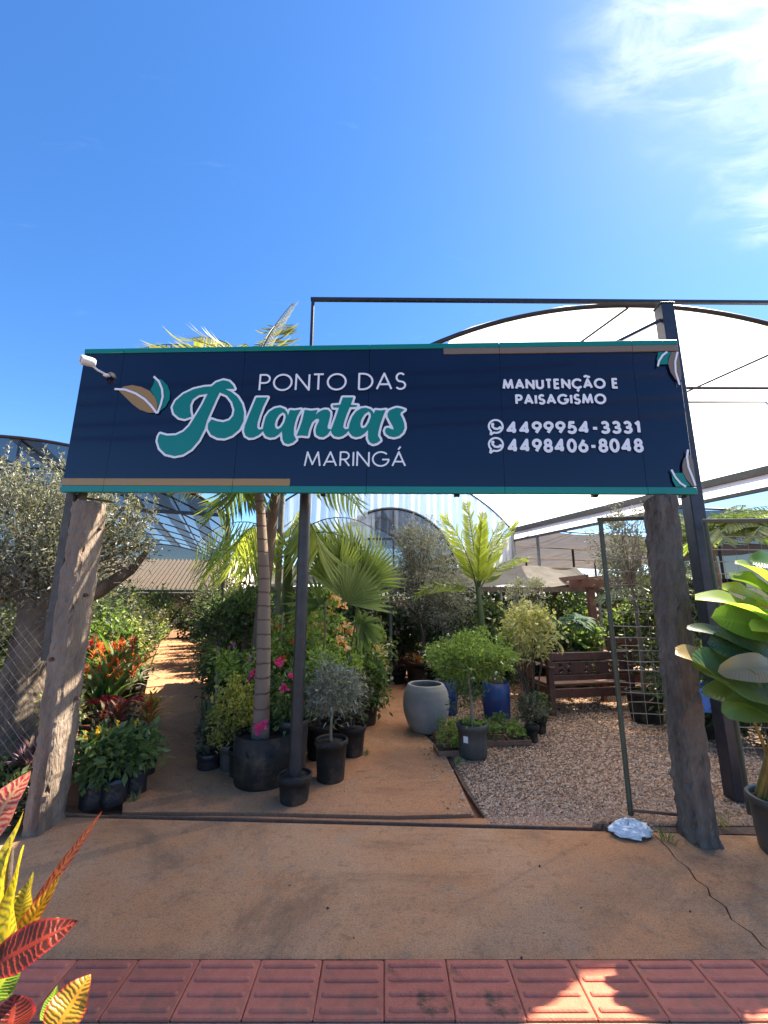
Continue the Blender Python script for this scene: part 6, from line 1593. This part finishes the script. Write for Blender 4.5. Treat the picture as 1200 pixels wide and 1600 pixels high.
PM = {'l': paddle_mat('lit_paddle_leaf', (.16,.28,.03), .5, (.24,.36,.08)), 'm': paddle_mat('green_paddle_leaf', (.045,.115,.022), .40, (.10,.19,.05)),  # lit leaves carry the sunlight in a lighter, yellower leaf colour
      'k': paddle_mat('dark_paddle_leaf', (.014,.05,.016), .25, (.035,.085,.03)), 'b': paddle_mat('bronze_paddle_leaf', (.20,.15,.045), .35, (.22,.20,.07))}
def paddle_plant():
    o = np.array([2.36,2.78,0])
    root = empty('paddle_leaf_plant', tuple(o), 'tall plant with big glossy paddle leaves in a grey pot on the right', 'calathea')
    pot(root, .17, .30, M['pot_grey'], .9)
    stalk = mat('yellow_green_stalk', (.22,.19,.04), .5, (.15,.10,.03), 6)
    for c, bx, by, bz, tx, ty, tz, w in LUTEA:
        b, tp = np.array([bx,by,bz])-o, np.array([tx,ty,tz])-o
        foot = np.array([rng.normal(-.03,.05), rng.normal(0,.04), .24])
        mid = foot*.45+b*.55+np.array([.06,.02,.05])
        tt = np.linspace(0,1,10)[:,None]; P = foot*(1-tt)**2+2*mid*tt*(1-tt)+b*tt**2
        stem(root, P, np.linspace(.011,.006,10), stalk, 'stalk', 8, 0)
        mb = MB(); nr = (-.15+rng.normal(0,.2), -.75, .65) if c != 'l' else (.1,-.45,.9)
        blade(mb, b, tp, w*1.05, .07+.04*rng.normal(), nr, 26, .26 if c != 'l' else .40, 'paddle', .45*rng.normal(), None, .03)
        mb.build('leaf', PM[c], root, True)
paddle_plant()
# ---- ground litter, weeds and pebbles
def litter():
    for k, (x, y) in enumerate(((-.18,3.95),(-.10,3.82),(-.30,3.62),(.05,4.05))):
        mb = MB(); a = rng.random()*3; p = np.array([x,y,.012]); d = np.array([math.cos(a),math.sin(a),0])*.06; tube(mb, [p-d, p+d*.2+np.array([0,0,.006]), p+d], .003, 5, True); tag(mb.build('straw', M['straw'], None, True), 'short dry straw lying on the red path', 'straw', 'dry straw on the path')
    for k in range(16):
        x, y = -1.5+3.0*rng.random(), 1.85+1.1*rng.random(); r = .002+.007*rng.random()**2; mb = MB()
        v = np.array([(1,0,0),(0,1,0),(-1,0,0),(0,-1,0),(0,0,1),(0,0,-1)],float)*(.6+.6*rng.random((6,1)))*r+np.array([x,y,r*.5+(.005 if y < 2.06 else 0)])
        mb.add(v, [(0,1,4),(1,2,4),(2,3,4),(3,0,4),(1,0,5),(2,1,5),(3,2,5),(0,3,5)]); tag(mb.build('pebble', M['stone']), 'tiny dark pebble scattered on the entrance pavement', 'pebble', 'pebbles on the pavement')
    for x, y, lab in ((-1.83,3.42,'dry weed tuft at the path corner by the grow bags'),(1.73,2.92,'small green weed at the crack by the right concrete post'),(.66,4.12,'small weed between slab edge and gravel'),(2.2,3.08,'weed tuft under the fence on the right'),(-.17,4.35,'wispy weed growing from the path')):
        mb = MB()
        for k in range(22):
            a = rng.random()*6.28; t = .02+.06*rng.random(); b = np.array([x+rng.normal(0,.02), y+rng.normal(0,.02), -.005]); blade(mb, b, b+np.array([t*math.cos(a),t*math.sin(a),.03+.06*rng.random()]), .008, .15, (0,0,1), 3, .2, 'lance')
        tag(mb.build('weed_tuft', LM['grass']), lab, 'weed')
    for k in range(14):
        x, y = rng.uniform(-1.7,.5), rng.uniform(3.4,5.2); mb = MB(); a = rng.random()*6.28; b = np.array([x,y,.010]); blade(mb, b, b+np.array([.04*math.cos(a),.04*math.sin(a),.004]), .018, .12, (0,0,1), 4, .3, 'lance'); tag(mb.build('fallen_leaf', M['dry']), 'dry fallen leaf on the red path', 'leaf', 'fallen leaves on the path')
    # earth and stones along the gate track
    root = empty('curb_stone', (1.43,3.06,-.01), 'reddish broken stones beside the white bag', 'stone')
    for k in range(5):
        mb = MB(); r = .025+.02*rng.random(); v = rand_dirs(14)*r*np.array([1.2,.9,.7])+np.array([-.05+.03*k, rng.normal(0,.02), r*.4]); 
        import bmesh
        bm = bmesh.new(); [bm.verts.new(p) for p in v]; bmesh.ops.convex_hull(bm, input=bm.verts); me = bpy.data.meshes.new('stone'); bm.to_mesh(me); bm.free(); me.materials.append(M['stone']); o = bpy.data.objects.new('stone', me); COL.objects.link(o); o.parent = root
litter()

# overhead cables across the street, mirrored in the glossy sign
for k, (y, z, sg) in enumerate(((-5.2,6.4,.25),(-5.2,6.9,.3),(-5.4,7.6,.2),(-5.5,8.3,.35))):
    mb = MB(); tube(mb, [(x, y, z-sg*(1-(x/20.)**2)+.04*math.sin(x*.9+k)) for x in np.linspace(-20,20,41)], .034, 5, False)
    tag(mb.build('power_cable', M['black_steel'], None, True), 'black overhead cable across the street, %s, mirrored in the sign' % ['lowest','second lowest','third lowest','highest'][k], 'cable', 'overhead cables')
